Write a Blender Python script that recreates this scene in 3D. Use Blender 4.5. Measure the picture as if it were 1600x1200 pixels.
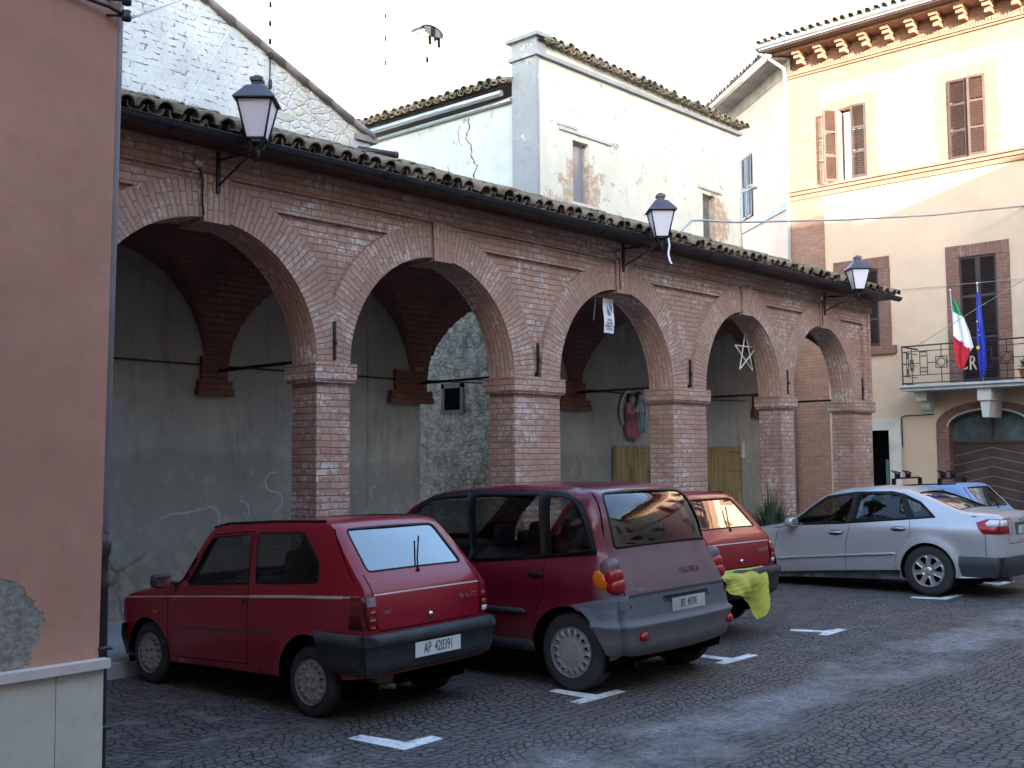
import bpy, bmesh, math, random
from math import sin, cos, pi, sqrt, radians as R
from mathutils import Vector, Matrix
from mathutils.geometry import delaunay_2d_cdt
random.seed(7)
S = bpy.context.scene
for o in list(bpy.data.objects): bpy.data.objects.remove(o)
COL = S.collection
# ------------------------------------------------------------------ camera
F_PX, PITCH, ROLL, YAW = 1708.0, .0683, -.0088, .825
_f0 = Vector((sin(YAW), cos(YAW), 0)); _rt = Vector((cos(YAW), -sin(YAW), 0)); _up = Vector((0, 0, 1))
_fw = _f0*cos(PITCH) + _up*sin(PITCH); _u2 = _up*cos(PITCH) - _f0*sin(PITCH)
_r = _rt*cos(ROLL) + _u2*sin(ROLL); _u = _u2*cos(ROLL) - _rt*sin(ROLL)
cam = bpy.data.cameras.new('camera'); camo = bpy.data.objects.new('camera', cam); COL.objects.link(camo)
cam.sensor_width = 36; cam.lens = 36*F_PX/1600; cam.clip_end = 500; cam.clip_start = .05
M = Matrix((_r, _u, -_fw)).transposed().to_4x4(); M.translation = Vector((0, 0, 2)); camo.matrix_world = M
S.camera = camo
# ------------------------------------------------------------------ sky, sun, exposure
SUN_EL, SUN_PSI = R(10.5), R(40)       # light travels toward (+sin,+cos) of PSI from +Y
to_sun = Vector((-sin(SUN_PSI)*cos(SUN_EL), -cos(SUN_PSI)*cos(SUN_EL), sin(SUN_EL)))
W = bpy.data.worlds.new('World'); S.world = W; W.use_nodes = True
wn = W.node_tree; bg = wn.nodes['Background']; sk = wn.nodes.new('ShaderNodeTexSky')
sk.sky_type = 'NISHITA'; sk.sun_disc = False; sk.sun_elevation = SUN_EL
sk.sun_rotation = math.atan2(to_sun.x, to_sun.y)
sk.air_density = 1.0; sk.dust_density = 1.3; sk.ozone_density = 1.25
wn.links.new(sk.outputs[0], bg.inputs[0]); bg.inputs[1].default_value = .15
sun = bpy.data.lights.new('sun', 'SUN'); sun.energy = 3.2; sun.angle = R(.5); sun.color = (1, .84, .66)
suno = bpy.data.objects.new('sun', sun); COL.objects.link(suno)
suno.rotation_euler = (-to_sun).to_track_quat('-Z', 'Y').to_euler(); suno.location = (-20, -30, 20)
S.view_settings.view_transform = 'Standard'; S.view_settings.look = 'None'
S.view_settings.exposure = 3.32; S.view_settings.gamma = 1
S.render.engine = 'CYCLES'
# ------------------------------------------------------------------ material helper
class G:
    def __init__(s, name, base=(.5, .5, .5), rough=.8, metal=0, spec=.5, **kw):
        s.m = bpy.data.materials.new(name); s.m.use_nodes = True; s.nt = s.m.node_tree
        s.b = s.nt.nodes['Principled BSDF']
        s.set('Base Color', (*base, 1)); s.set('Roughness', rough); s.set('Metallic', metal); s.set('Specular IOR Level', spec)
        for k, v in kw.items(): s.set(k.replace('_', ' '), v)
    def set(s, k, v):
        if isinstance(v, bpy.types.NodeSocket): s.nt.links.new(v, s.b.inputs[k])
        else: s.b.inputs[k].default_value = v
    def n(s, t, out=0, props=None, **kw):
        nd = s.nt.nodes.new('ShaderNode'+t)
        for k, v in (props or {}).items(): setattr(nd, k, v)
        for k, v in kw.items():
            key = int(k[1:]) if k[0] == 'i' and k[1:].isdigit() else k.replace('_', ' ')
            if isinstance(v, bpy.types.NodeSocket): s.nt.links.new(v, nd.inputs[key])
            else: nd.inputs[key].default_value = v
        return nd.outputs[out]
    def obj(s): return s.n('TexCoord', 'Object') if False else s.nt.nodes.new('ShaderNodeTexCoord').outputs['Object']
    def uv(s): return s.nt.nodes.new('ShaderNodeTexCoord').outputs['UV']
    def pos(s): return s.nt.nodes.new('ShaderNodeNewGeometry').outputs['Position']
    def noise(s, vec, scale, detail=4, rough=.55, dist=0):
        return s.n('TexNoise', 0, None, Vector=vec, Scale=scale, Detail=detail, Roughness=rough, Distortion=dist)
    def math(s, op, a, b=0.0, c=0.0, clamp=False):
        return s.n('Math', 0, dict(operation=op, use_clamp=clamp), i0=a, i1=b, i2=c)
    def ramp(s, v, lo, hi, a=0.0, b=1.0):
        return s.n('MapRange', 0, dict(interpolation_type='SMOOTHSTEP'), Value=v, From_Min=lo, From_Max=hi, To_Min=a, To_Max=b)
    def mix(s, f, a, b, mode='MIX'):
        nd = s.nt.nodes.new('ShaderNodeMix'); nd.data_type = 'RGBA'; nd.blend_type = mode; nd.clamp_factor = True
        for i, v in ((0, f), (6, a), (7, b)):
            if isinstance(v, bpy.types.NodeSocket): s.nt.links.new(v, nd.inputs[i])
            else: nd.inputs[i].default_value = v if i == 0 else (*v, 1)
        return nd.outputs[2]
    def bump(s, h, strength=.5, dist=.01, normal=None):
        kw = dict(Strength=strength, Distance=dist, Height=h)
        if normal is not None: kw['Normal'] = normal
        o = s.n('Bump', 0, None, **kw); s.set('Normal', o); return o
    def sep(s, v):
        nd = s.nt.nodes.new('ShaderNodeSeparateXYZ'); s.nt.links.new(v, nd.inputs[0]); return nd.outputs
    def comb(s, x, y, z=0.0): return s.n('CombineXYZ', 0, None, X=x, Y=y, Z=z)
    def scalev(s, v, sc): return s.n('VectorMath', 0, dict(operation='MULTIPLY'), i0=v, i1=sc)
    def addv(s, a, b): return s.n('VectorMath', 0, dict(operation='ADD'), i0=a, i1=b)

def plain(name, base, rough=.7, metal=0, var=.12, bscale=30, bstr=.15, dirt=None, **kw):
    g = G(name, base, rough, metal, **kw); o = g.obj()
    n1 = g.noise(o, 3, 5); n2 = g.noise(o, bscale, 3)
    c = g.mix(g.ramp(n1, .3, .7), tuple(v*(1-var) for v in base), tuple(min(1, v*(1+var)) for v in base))
    if dirt: c = g.mix(g.ramp(g.noise(o, 7, 6, .7), .5, .75, 0, .7), c, dirt)
    g.set('Base Color', c); g.bump(n2, bstr, .003)
    return g.m

def brick_mat(name, c1, c2, mortar, bw=.27, rh=.077, ms=.010, white=.45, wcol=(.62, .55, .52), bump=.7, red=None, dark=0.0, whs=1.3):
    g = G(name, rough=.92, spec=.15); uv = g.uv(); o = g.pos()
    wob = g.noise(o, 5, 2); v = g.addv(uv, g.scalev(g.n('TexNoise', 1, None, Vector=o, Scale=4.0, Detail=3.0), (.045, .032, 0)))
    nd = g.nt.nodes.new('ShaderNodeTexBrick'); g.nt.links.new(v, nd.inputs['Vector'])
    nd.inputs['Color1'].default_value = (*c1, 1); nd.inputs['Color2'].default_value = (*c2, 1); nd.inputs['Mortar'].default_value = (*mortar, 1)
    nd.inputs['Scale'].default_value = 1; nd.inputs['Mortar Size'].default_value = ms; nd.inputs['Mortar Smooth'].default_value = .7
    nd.inputs['Brick Width'].default_value = bw; nd.inputs['Row Height'].default_value = rh; nd.inputs['Bias'].default_value = -.1
    fac = nd.outputs['Fac']
    col = g.mix(g.ramp(g.noise(o, 26, 4, .7), .3, .75, 0, .55), nd.outputs['Color'], tuple(x*.62 for x in c1))
    big = g.noise(o, whs, 6, .65)
    # each brick takes its own tone: cell noise over brick-sized cells
    cell = g.n('TexVoronoi', 1, dict(feature='F1'), Vector=g.scalev(v, (1/bw, 1/rh, 1)), Scale=1.0, Randomness=.4)
    cs = g.sep(cell)[0]
    col = g.mix(g.ramp(cs, .0, 1, 0, .4), col, tuple(x*.55 for x in c2))
    if red: col = g.mix(g.ramp(cs, .86, .9, 0, .3), col, red)
    wm = g.math('MULTIPLY', g.ramp(big, .44, .62, 0, 1), g.ramp(g.noise(o, 14, 4, .7), .42, .6, 0, white))
    wm = g.math('MULTIPLY', wm, g.math('SUBTRACT', 1.0, fac))
    wm = g.math('MULTIPLY', wm, g.ramp(cs, .2, .5, .25, 1))
    col = g.mix(g.ramp(g.noise(o, .55, 5, .7), .42, .66, 0, .25), col, tuple(x*.6 for x in c1))
    col = g.mix(wm, col, wcol)
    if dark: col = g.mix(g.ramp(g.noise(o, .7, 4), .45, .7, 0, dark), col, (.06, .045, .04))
    g.set('Base Color', col)
    h = g.math('ADD', g.math('MULTIPLY', fac, -1.0), g.math('MULTIPLY', g.noise(o, 60, 4, .7), .5))
    g.bump(h, bump, .012)
    return g.m

def plaster_mat(name, c, stain=(.2, .17, .14), amt=.4, peel=None, peel_lo=.62, fine=.25, sc=1.0, streak=True):
    g = G(name, c, .93, spec=.15); o = g.pos()
    a = g.noise(o, .8*sc, 7, .65); b = g.noise(o, 5*sc, 6, .7)
    col = g.mix(g.ramp(a, .3, .75), tuple(x*.86 for x in c), tuple(min(.95, x*1.08) for x in c))
    col = g.mix(g.ramp(b, .5, .78, 0, amt), col, stain)
    if streak:
        st = g.noise(g.scalev(o, (6, 6, .5)), 1.2, 4, .6)
        col = g.mix(g.ramp(st, .52, .8, 0, amt*.7), col, stain)
    h = g.math('MULTIPLY', g.noise(o, 45, 5, .7), .4)
    if peel:
        p = g.ramp(g.noise(o, 1.6*sc, 7, .62, .4), peel_lo, peel_lo+.03)
        pc = g.mix(g.ramp(g.noise(o, 22, 4), .35, .65), peel, tuple(x*.5 for x in peel))
        col = g.mix(p, col, pc); h = g.math('SUBTRACT', h, p)
    g.set('Base Color', col); g.bump(h, fine, .02)
    return g.m
# ------------------------------------------------------------------ mesh builder
WMX = {}
class MB:
    def __init__(s): s.v = []; s.f = []; s.uv = []; s.sm = []; s.mi = []
    def vert(s, p): s.v.append(tuple(p)); return len(s.v)-1
    def face(s, pts, uv=None, smooth=False, mi=0):
        if uv is None:
            a, b, c = Vector(pts[0]), Vector(pts[1]), Vector(pts[2])
            n = (b-a).cross(c-a)
            if len(pts) > 3: n += (c-a).cross(Vector(pts[3])-a)
            ax = max(range(3), key=lambda i: abs(n[i]))
            uv = [((p[1], p[2]) if ax == 0 else (p[0], p[2]) if ax == 1 else (p[0], p[1])) for p in pts]
        i = len(s.v); s.v += [tuple(p) for p in pts]; s.f.append(list(range(i, i+len(pts)))); s.uv.append(list(uv)); s.sm.append(smooth); s.mi.append(mi)
    def grid(s, P, smooth=True, uvs=None, flip=False, mi=0, closeu=False, closev=False):
        """P[i][j] points; shared vertices"""
        n, m = len(P), len(P[0]); base = len(s.v)
        for row in P: s.v += [tuple(p) for p in row]
        for i in range(n if closeu else n-1):
            for j in range(m if closev else m-1):
                ii, jj = (i+1) % n, (j+1) % m
                q = [(i, j), (ii, j), (ii, jj), (i, jj)]
                if flip: q.reverse()
                s.f.append([base+a*m+b for a, b in q])
                if uvs: s.uv.append([uvs[a][b] for a, b in q])
                else:
                    s.uv.append([(P[a][b][0]+P[a][b][1], P[a][b][2]) for a, b in q])
                s.sm.append(smooth); s.mi.append(mi)
    def box(s, lo, hi, mi=0, skip=()):
        x0, y0, z0 = lo; x1, y1, z1 = hi
        Q = dict(b=[(x0,y0,z0),(x0,y1,z0),(x1,y1,z0),(x1,y0,z0)], t=[(x0,y0,z1),(x1,y0,z1),(x1,y1,z1),(x0,y1,z1)],
                 f=[(x0,y0,z0),(x1,y0,z0),(x1,y0,z1),(x0,y0,z1)], k=[(x1,y1,z0),(x0,y1,z0),(x0,y1,z1),(x1,y1,z1)],
                 l=[(x0,y1,z0),(x0,y0,z0),(x0,y0,z1),(x0,y1,z1)], r=[(x1,y0,z0),(x1,y1,z0),(x1,y1,z1),(x1,y0,z1)])
        for k, q in Q.items():
            if k not in skip: s.face(q, mi=mi)
    def cbox(s, c, sz, rot=None, mi=0):
        i0 = len(s.v); s.box([-a/2 for a in sz], [a/2 for a in sz], mi)
        Mx = Matrix.Translation(Vector(c)) @ (rot.to_4x4() if rot else Matrix())
        for i in range(i0, len(s.v)): s.v[i] = tuple(Mx @ Vector(s.v[i]))
    def tube(s, path, r, seg=8, caps=True, closed=False, mi=0, flat=1.0):
        path = [Vector(p) for p in path]; n = len(path); rings = []
        rr = r if isinstance(r, (list, tuple)) else [r]*n
        prev = None
        for i, p in enumerate(path):
            a = path[(i-1) % n] if (i or closed) else p; b = path[(i+1) % n] if (i < n-1 or closed) else p
            t = (b-a).normalized()
            if prev is None:
                ref = Vector((0, 0, 1)) if abs(t.z) < .9 else Vector((1, 0, 0)); u = t.cross(ref).normalized()
            else:
                u = (prev - t*prev.dot(t));
                u = u.normalized() if u.length > 1e-6 else t.orthogonal().normalized()
            prev = u; w = t.cross(u)
            rings.append([p + (u*cos(2*pi*k/seg) + w*sin(2*pi*k/seg)*flat)*rr[i] for k in range(seg)])
        uvs = None
        s.grid(rings, True, closev=True, closeu=closed, mi=mi)
        if caps and not closed:
            s.face(list(rings[0]), mi=mi); s.face(list(reversed(rings[-1])), mi=mi)
    def lathe(s, prof, origin, axis='z', seg=24, mi=0, a0=0, a1=2*pi, smooth=True):
        o = Vector(origin); P = []
        full = abs(a1-a0-2*pi) < 1e-6
        for k in range(seg if full else seg+1):
            a = a0+(a1-a0)*k/seg; row = []
            for r, h in prof:
                if axis == 'z': q = Vector((r*cos(a), r*sin(a), h))
                elif axis == 'y': q = Vector((r*cos(a), h, r*sin(a)))
                else: q = Vector((h, r*cos(a), r*sin(a)))
                row.append(o+q)
            P.append(row)
        s.grid(P, smooth, closeu=full, mi=mi)
    def sbox(s, c, sz, e=.35, n=12, rot=None, mi=0):
        """superellipsoid: rounded box"""
        def f(x, p): return math.copysign(abs(x)**p, x)
        P = []
        for i in range(n+1):
            th = -pi/2+pi*i/n; row = []
            for j in range(2*n):
                ph = 2*pi*j/(2*n)
                q = Vector((f(cos(th), e)*f(cos(ph), e)*sz[0]/2, f(cos(th), e)*f(sin(ph), e)*sz[1]/2, f(sin(th), e)*sz[2]/2))
                if rot: q = rot @ q
                row.append(q+Vector(c))
            P.append(row)
        s.grid(P, True, closev=True, mi=mi)
    def prism(s, poly, mp, d0, d1, mi=0, uv=None):
        """poly 2D list; mp(u,v,d)->3D"""
        n = len(poly)
        s.face([mp(u, v, d0) for u, v in poly], mi=mi); s.face([mp(u, v, d1) for u, v in reversed(poly)], mi=mi)
        for i in range(n):
            a, b = poly[i], poly[(i+1) % n]
            s.face([mp(*a, d0), mp(*a, d1), mp(*b, d1), mp(*b, d0)], mi=mi)
    def add(s, o, Mx=None):
        b = len(s.v); s.v += [tuple(Mx @ Vector(p)) for p in o.v] if Mx else o.v
        s.f += [[i+b for i in f] for f in o.f]; s.uv += o.uv; s.sm += o.sm; s.mi += o.mi
    def obj(s, name, mats, parent=None, local=False, fix=True):
        me = bpy.data.meshes.new(name)
        vs = s.v
        if parent is not None and not local:
            Mi = WMX[parent.name].inverted(); vs = [tuple(Mi @ Vector(p)) for p in vs]
        me.from_pydata(vs, [], s.f); uvl = me.uv_layers.new(name='UVMap')
        k = 0; flat = []
        for u in s.uv:
            for a in u: flat += [a[0], a[1]]
        uvl.data.foreach_set('uv', flat)
        me.polygons.foreach_set('use_smooth', s.sm); me.polygons.foreach_set('material_index', s.mi)
        if not isinstance(mats, (list, tuple)): mats = [mats]
        for m in mats: me.materials.append(m)
        if fix:
            bm = bmesh.new(); bm.from_mesh(me); bmesh.ops.remove_doubles(bm, verts=bm.verts, dist=1e-4)
            
            if fix != 'weld': bmesh.ops.recalc_face_normals(bm, faces=bm.faces)
            bm.to_mesh(me); bm.free()
        me.update()
        o = bpy.data.objects.new(name, me); COL.objects.link(o)
        if parent is not None: o.parent = parent; WMX[o.name] = WMX[parent.name]
        else: WMX[o.name] = Matrix()
        return o
def tag(o, label=None, cat=None, group=None, kind=None):
    if label: o['label'] = label
    if cat: o['category'] = cat
    if group: o['group'] = group
    if kind: o['kind'] = kind
    return o
def thing(name, label, cat, loc=(0, 0, 0), rz=0, group=None):
    o = bpy.data.objects.new(name, None); COL.objects.link(o); o.location = loc; o.rotation_euler = (0, 0, rz)
    o.empty_display_size = .2
    WMX[o.name] = Matrix.Translation(Vector(loc)) @ Matrix.Rotation(rz, 4, 'Z')
    return tag(o, label, cat, group)
def dup(root, loc, rz, label, group=None):
    c = root.copy(); COL.objects.link(c); c.location = loc; c.rotation_euler = (0, 0, rz); c['label'] = label
    if group: c['group'] = group
    WMX[c.name] = Matrix.Translation(Vector(loc)) @ Matrix.Rotation(rz, 4, 'Z')
    def rec(src, dst):
        for ch in list(src.children):
            k = ch.copy(); COL.objects.link(k); k.parent = dst; WMX[k.name] = WMX[dst.name]; rec(ch, k)
    rec(root, c); return c
def one(name, mb, m, label, cat, loc=(0, 0, 0), group=None):
    """a thing that is one mesh, origin at its base"""
    T = Matrix.Translation(-Vector(loc)); mb.v = [tuple(T @ Vector(p)) for p in mb.v]
    o = mb.obj(name, m); o.location = loc; return tag(o, label, cat, group)
def struct(name, mb, m): return tag(mb.obj(name, m), kind='structure')
def textmb(txt, size, Mx, squeeze=1.0, extr=.001, align='CENTER'):
    cu = bpy.data.curves.new('t', 'FONT'); cu.body = txt; cu.size = size; cu.extrude = extr; cu.align_x = align; cu.align_y = 'CENTER'; cu.resolution_u = 3
    ob = bpy.data.objects.new('t', cu); me = ob.to_mesh(); mb = MB()
    Sx = Matrix.Diagonal((squeeze, 1, 1, 1))
    for p in me.polygons: mb.face([tuple(Mx @ Sx @ me.vertices[i].co) for i in p.vertices])
    ob.to_mesh_clear(); bpy.data.objects.remove(ob); bpy.data.curves.remove(cu); return mb
# ---- 2D helpers
def inpoly(x, y, P):
    c = False; n = len(P); j = n-1
    for i in range(n):
        xi, yi = P[i]; xj, yj = P[j]
        if (yi > y) != (yj > y) and x < (xj-xi)*(y-yi)/(yj-yi)+xi: c = not c
        j = i
    return c
def area(P): return sum(P[i-1][0]*P[i][1]-P[i][0]*P[i-1][1] for i in range(len(P)))/2
def offset(P, d):
    """shrink (d>0) polygon"""
    sg = 1 if area(P) > 0 else -1; n = len(P); out = []
    for i in range(n):
        a, b, c = Vector(P[i-1]), Vector(P[i]), Vector(P[(i+1) % n])
        u = (b-a); w = (c-b)
        if u.length < 1e-9 or w.length < 1e-9: out.append(tuple(b)); continue
        u.normalize(); w.normalize(); n1 = Vector((-u.y, u.x))*sg; n2 = Vector((-w.y, w.x))*sg
        m = n1+n2; k = max(.35, m.length_squared/2); m = m/m.length if m.length > 1e-6 else n1
        out.append(tuple(b + m*d/sqrt(k/1.0) if k >= 1 else b+m*d/sqrt(max(.35, (1+n1.dot(n2))/2))))
    return out
def rnd(P, r, seg=4, closed=True):
    """round corners; r scalar or list"""
    n = len(P); out = []
    for i in range(n):
        rr = r[i] if isinstance(r, (list, tuple)) else r
        if rr <= 0 or (not closed and i in (0, n-1)): out.append(tuple(P[i])); continue
        a, b, c = Vector(P[i-1]), Vector(P[i]), Vector(P[(i+1) % n])
        d1 = min(rr, (a-b).length*.45); d2 = min(rr, (c-b).length*.45)
        p, q = b+(a-b).normalized()*d1, b+(c-b).normalized()*d2
        for k in range(seg+1):
            t = k/seg; out.append(tuple(p*(1-t)**2+b*2*t*(1-t)+q*t*t))
    return out
def dens(P, res, closed=True):
    out = []; n = len(P)
    for i in range(n if closed else n-1):
        a, b = Vector(P[i]), Vector(P[(i+1) % n]); k = max(1, int((b-a).length/res+.5))
        for j in range(k): out.append(tuple(a.lerp(b, j/k)))
    if not closed: out.append(tuple(P[-1]))
    return out
def interp(T, x):
    if x <= T[0][0]: return T[0][1]
    for (a, b), (c, d) in zip(T, T[1:]):
        if x <= c: t = (x-a)/(c-a); return b+(d-b)*t
    return T[-1][1]
def sinterp(T, x):
    if x <= T[0][0]: return T[0][1]
    if x >= T[-1][0]: return T[-1][1]
    n = len(T)
    for i in range(n-1):
        if x <= T[i+1][0]:
            x0, y0 = T[i]; x1, y1 = T[i+1]; h = x1-x0; t = (x-x0)/h
            m0 = (y1-T[i-1][1])/(x1-T[i-1][0]) if i else (y1-y0)/h
            m1 = (T[i+2][1]-y0)/(T[i+2][0]-x0) if i+2 < n else (y1-y0)/h
            return (2*t**3-3*t*t+1)*y0+(t**3-2*t*t+t)*h*m0+(-2*t**3+3*t*t)*y1+(t**3-t*t)*h*m1
def cdt(poly, holes=(), res=.06, extra=()):
    vs = []; ed = []
    for P in (poly, *holes):
        b = len(vs); vs += [Vector(p) for p in P]; ed += [(b+i, b+(i+1) % len(P)) for i in range(len(P))]
    for L in extra:
        b = len(vs); vs += [Vector(p) for p in L]; ed += [(b+i, b+i+1) for i in range(len(L)-1)]
    bnd = list(vs)
    xs = [p[0] for p in poly]; ys = [p[1] for p in poly]
    x = min(xs)+res/2; k = 0
    cell = {}
    for p in bnd: cell.setdefault((int(p.x//res), int(p.y//res)), []).append(p)
    while x < max(xs):
        y = min(ys)+res/2+(res/2 if k % 2 else 0)
        while y < max(ys):
            if inpoly(x, y, poly) and not any(inpoly(x, y, h) for h in holes):
                cx, cy = int(x//res), int(y//res)
                if not any((p.x-x)**2+(p.y-y)**2 < (res*.45)**2 for i in (-1, 0, 1) for j in (-1, 0, 1) for p in cell.get((cx+i, cy+j), ())):
                    vs.append(Vector((x, y)))
            y += res
        x += res*.87; k += 1
    V, E, Fc, *_ = delaunay_2d_cdt(vs, ed, [], 0, 1e-6)
    tris = []
    for f in Fc:
        c = sum((V[i] for i in f), Vector((0, 0)))/len(f)
        if inpoly(c.x, c.y, poly) and not any(inpoly(c.x, c.y, h) for h in holes): tris.append(f)
    return V, tris
def normal(f, u, v, e=.004):
    a = f(u+e, v)-f(u-e, v); b = f(u, v+e)-f(u, v-e); n = a.cross(b)
    return n.normalized() if n.length > 1e-12 else Vector((0, 0, 1))
def sheet(mb, f, poly, holes=(), off=0, sgn=1, res=.06, thick=0, base=-.004, extra=(), smooth=True, mi=0):
    """map a triangulated 2D region through f; off = outward offset; thick adds rims back to base"""
    V, T = cdt(poly, holes, res, extra); b = len(mb.v)
    def P(p, o):
        q = f(p[0], p[1])
        return q + normal(f, p[0], p[1])*sgn*o if o else q
    pts = [P(p, off) for p in V]; mb.v += [tuple(p) for p in pts]
    for t in T:
        t = list(t)
        if ((V[t[1]]-V[t[0]]).cross(V[t[2]]-V[t[0]]) > 0) != (sgn > 0): t.reverse()
        mb.f.append([b+i for i in t]); mb.uv.append([(V[i].x, V[i].y) for i in t]); mb.sm.append(smooth); mb.mi.append(mi)
    if thick:
        for L in (poly, *holes):
            for i in range(len(L)):
                p, q = L[i-1], L[i]
                mb.face([P(p, off), P(q, off), P(q, base), P(p, base)], mi=mi)
def strip(mb, f, line, w, off, sgn=1, closed=False, mi=0):
    """thin band of width w along a 2D line on surface f, standing off the surface"""
    n = len(line); L = []; Rr = []
    for i, p in enumerate(line):
        a = Vector(line[i-1] if (i or closed) else p); c = Vector(line[(i+1) % n] if (i < n-1 or closed) else p)
        t = (c-a); t = t.normalized() if t.length > 1e-9 else Vector((1, 0)); nn = Vector((-t.y, t.x))*w/2
        for side, arr in ((1, L), (-1, Rr)):
            q = Vector(p)+nn*side; arr.append(f(q.x, q.y)+normal(f, q.x, q.y)*sgn*off)
    G_ = [L, Rr]; mb.grid(G_, True, closev=closed, mi=mi)
# ------------------------------------------------------------------ materials
M_BRICK = brick_mat('arcade_brick', (.43, .27, .205), (.51, .36, .28), (.36, .155, .14), white=1.0, red=(.33, .12, .08), wcol=(.60, .57, .56), whs=1.0)
M_BRICKV = brick_mat('voussoir_brick', (.43, .275, .21), (.50, .35, .275), (.36, .165, .145), bw=.28, rh=.066, white=.7)
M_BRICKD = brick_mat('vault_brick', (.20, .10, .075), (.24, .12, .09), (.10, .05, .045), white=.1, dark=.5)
M_CORBEL = brick_mat('corbel_brick', (.21, .10, .07), (.25, .125, .085), (.12, .07, .06), white=0)
M_QUOIN = brick_mat('quoin_brick', (.27, .15, .11), (.34, .20, .15), (.38, .27, .21), bw=.27, rh=.085, white=.15, wcol=(.5, .36, .28))
M_SURR = brick_mat('surround_brick', (.21, .11, .085), (.25, .14, .11), (.15, .10, .09), bw=.27, rh=.08, white=.15)
M_SURRV = brick_mat('surround_lintel_brick', (.21, .11, .085), (.25, .14, .11), (.15, .10, .09), bw=.6, rh=.08, white=.15)
M_BACK = plaster_mat('arcade_plaster', (.27, .265, .24), (.15, .15, .13), .6, fine=.3, sc=.7)
def backwall():
    g = G('stained_wall_plaster', (.2, .2, .18), .93, spec=.1); o = g.pos(); xyz = g.sep(o); z = xyz[2]
    a = g.noise(o, .9, 7, .65); b = g.noise(o, 6, 6, .7)
    c = g.mix(g.ramp(a, .35, .7), (.27, .265, .24), (.36, .35, .31))
    damp = g.math('ADD', z, g.math('MULTIPLY', g.noise(o, .8, 5), .7))
    c = g.mix(g.ramp(damp, 2.35, 2.5, .45, 0), c, (.165, .165, .15))
    c = g.mix(g.ramp(b, .5, .72, 0, .6), c, (.36, .345, .30)); c = g.mix(g.ramp(g.noise(g.scalev(o, (3, 3, .5)), 1.3, 6, .7), .5, .72, 0, .55), c, (.15, .15, .135)); c = g.mix(g.ramp(g.noise(o, 21, 4, .7), .64, .70, 0, .6), c, (.12, .115, .10))
    low = g.math('ADD', z, g.math('MULTIPLY', g.noise(o, 2.2, 5), .8))
    c = g.mix(g.ramp(low, 1.15, 1.35, .85, 0), c, g.mix(g.ramp(g.noise(o, 3.5, 5, .7), .4, .6), (.30, .275, .21), (.20, .19, .175)))
    ed = g.n('TexVoronoi', 0, dict(feature='DISTANCE_TO_EDGE'), Vector=g.addv(o, g.scalev(g.n('TexNoise', 1, None, Vector=o, Scale=2.0), (.4, .4, .4))), Scale=1.15)
    st = g.math('MULTIPLY', g.math('MULTIPLY', g.ramp(ed, .0, .035, 1, 0), g.ramp(g.noise(o, 1.7, 3), .42, .55)), g.ramp(z, .75, 1.0, 1, 0))
    c = g.mix(g.math('MULTIPLY', st, .55), c, (.07, .065, .06))
    g.set('Base Color', c); g.bump(g.math('SUBTRACT', g.math('MULTIPLY', b, .5), st), .4, .03); return g.m
M_BACKW = backwall()
M_PINK = plaster_mat('pink_plaster', (.40, .215, .18), (.30, .17, .15), .25, fine=.22, sc=1, streak=False)
def pinkwall():
    g = G('pink_wall_plaster', (.4, .2, .17), .93, spec=.15); o = g.pos(); x, y, z = g.sep(o)
    c = g.mix(g.ramp(g.noise(o, 1.2, 7, .6), .3, .7), (.38, .195, .145), (.48, .26, .195))
    c = g.mix(g.ramp(g.noise(o, 7, 7, .75), .45, .75, 0, .45), c, (.30, .165, .14)); c = g.mix(g.ramp(g.noise(g.scalev(o, (4, 4, .4)), 2, 5, .7), .5, .8, 0, .35), c, (.50, .32, .27))
    nz = g.math('MULTIPLY', g.math('SUBTRACT', g.noise(o, 9, 6, .6), .5), .22)
    dx = g.math('DIVIDE', g.math('SUBTRACT', x, 2.02), .25); dz = g.math('DIVIDE', g.math('SUBTRACT', z, 1.26), .27)
    d = g.math('ADD', g.math('SQRT', g.math('ADD', g.math('MULTIPLY', dx, dx), g.math('MULTIPLY', dz, dz))), g.math('MULTIPLY', nz, 3.5))
    p = g.ramp(d, .84, .89, 1, 0)
    gc = g.mix(g.ramp(g.noise(o, 26, 5, .7), .35, .65), (.30, .28, .25), (.16, .15, .14))
    c = g.mix(p, c, gc)
    g.set('Base Color', c)
    h = g.math('SUBTRACT', g.math('MULTIPLY', g.noise(o, 70, 5, .7), .35), g.math('MULTIPLY', p, g.math('ADD', 1.0, g.noise(o, 30, 4))))
    g.bump(h, .45, .02); return g.m
M_PINKW = pinkwall()
M_TRAV = plaster_mat('cream_travertine', (.52, .50, .43), (.34, .32, .27), .5, fine=.15, sc=3, streak=False)
M_PEACH = plaster_mat('peach_plaster', (.56, .42, .31), (.48, .36, .27), .2, fine=.12, sc=.6)
M_PEACH2 = plaster_mat('pale_peach_plaster', (.62, .50, .43), (.5, .42, .36), .2, fine=.1)
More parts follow.
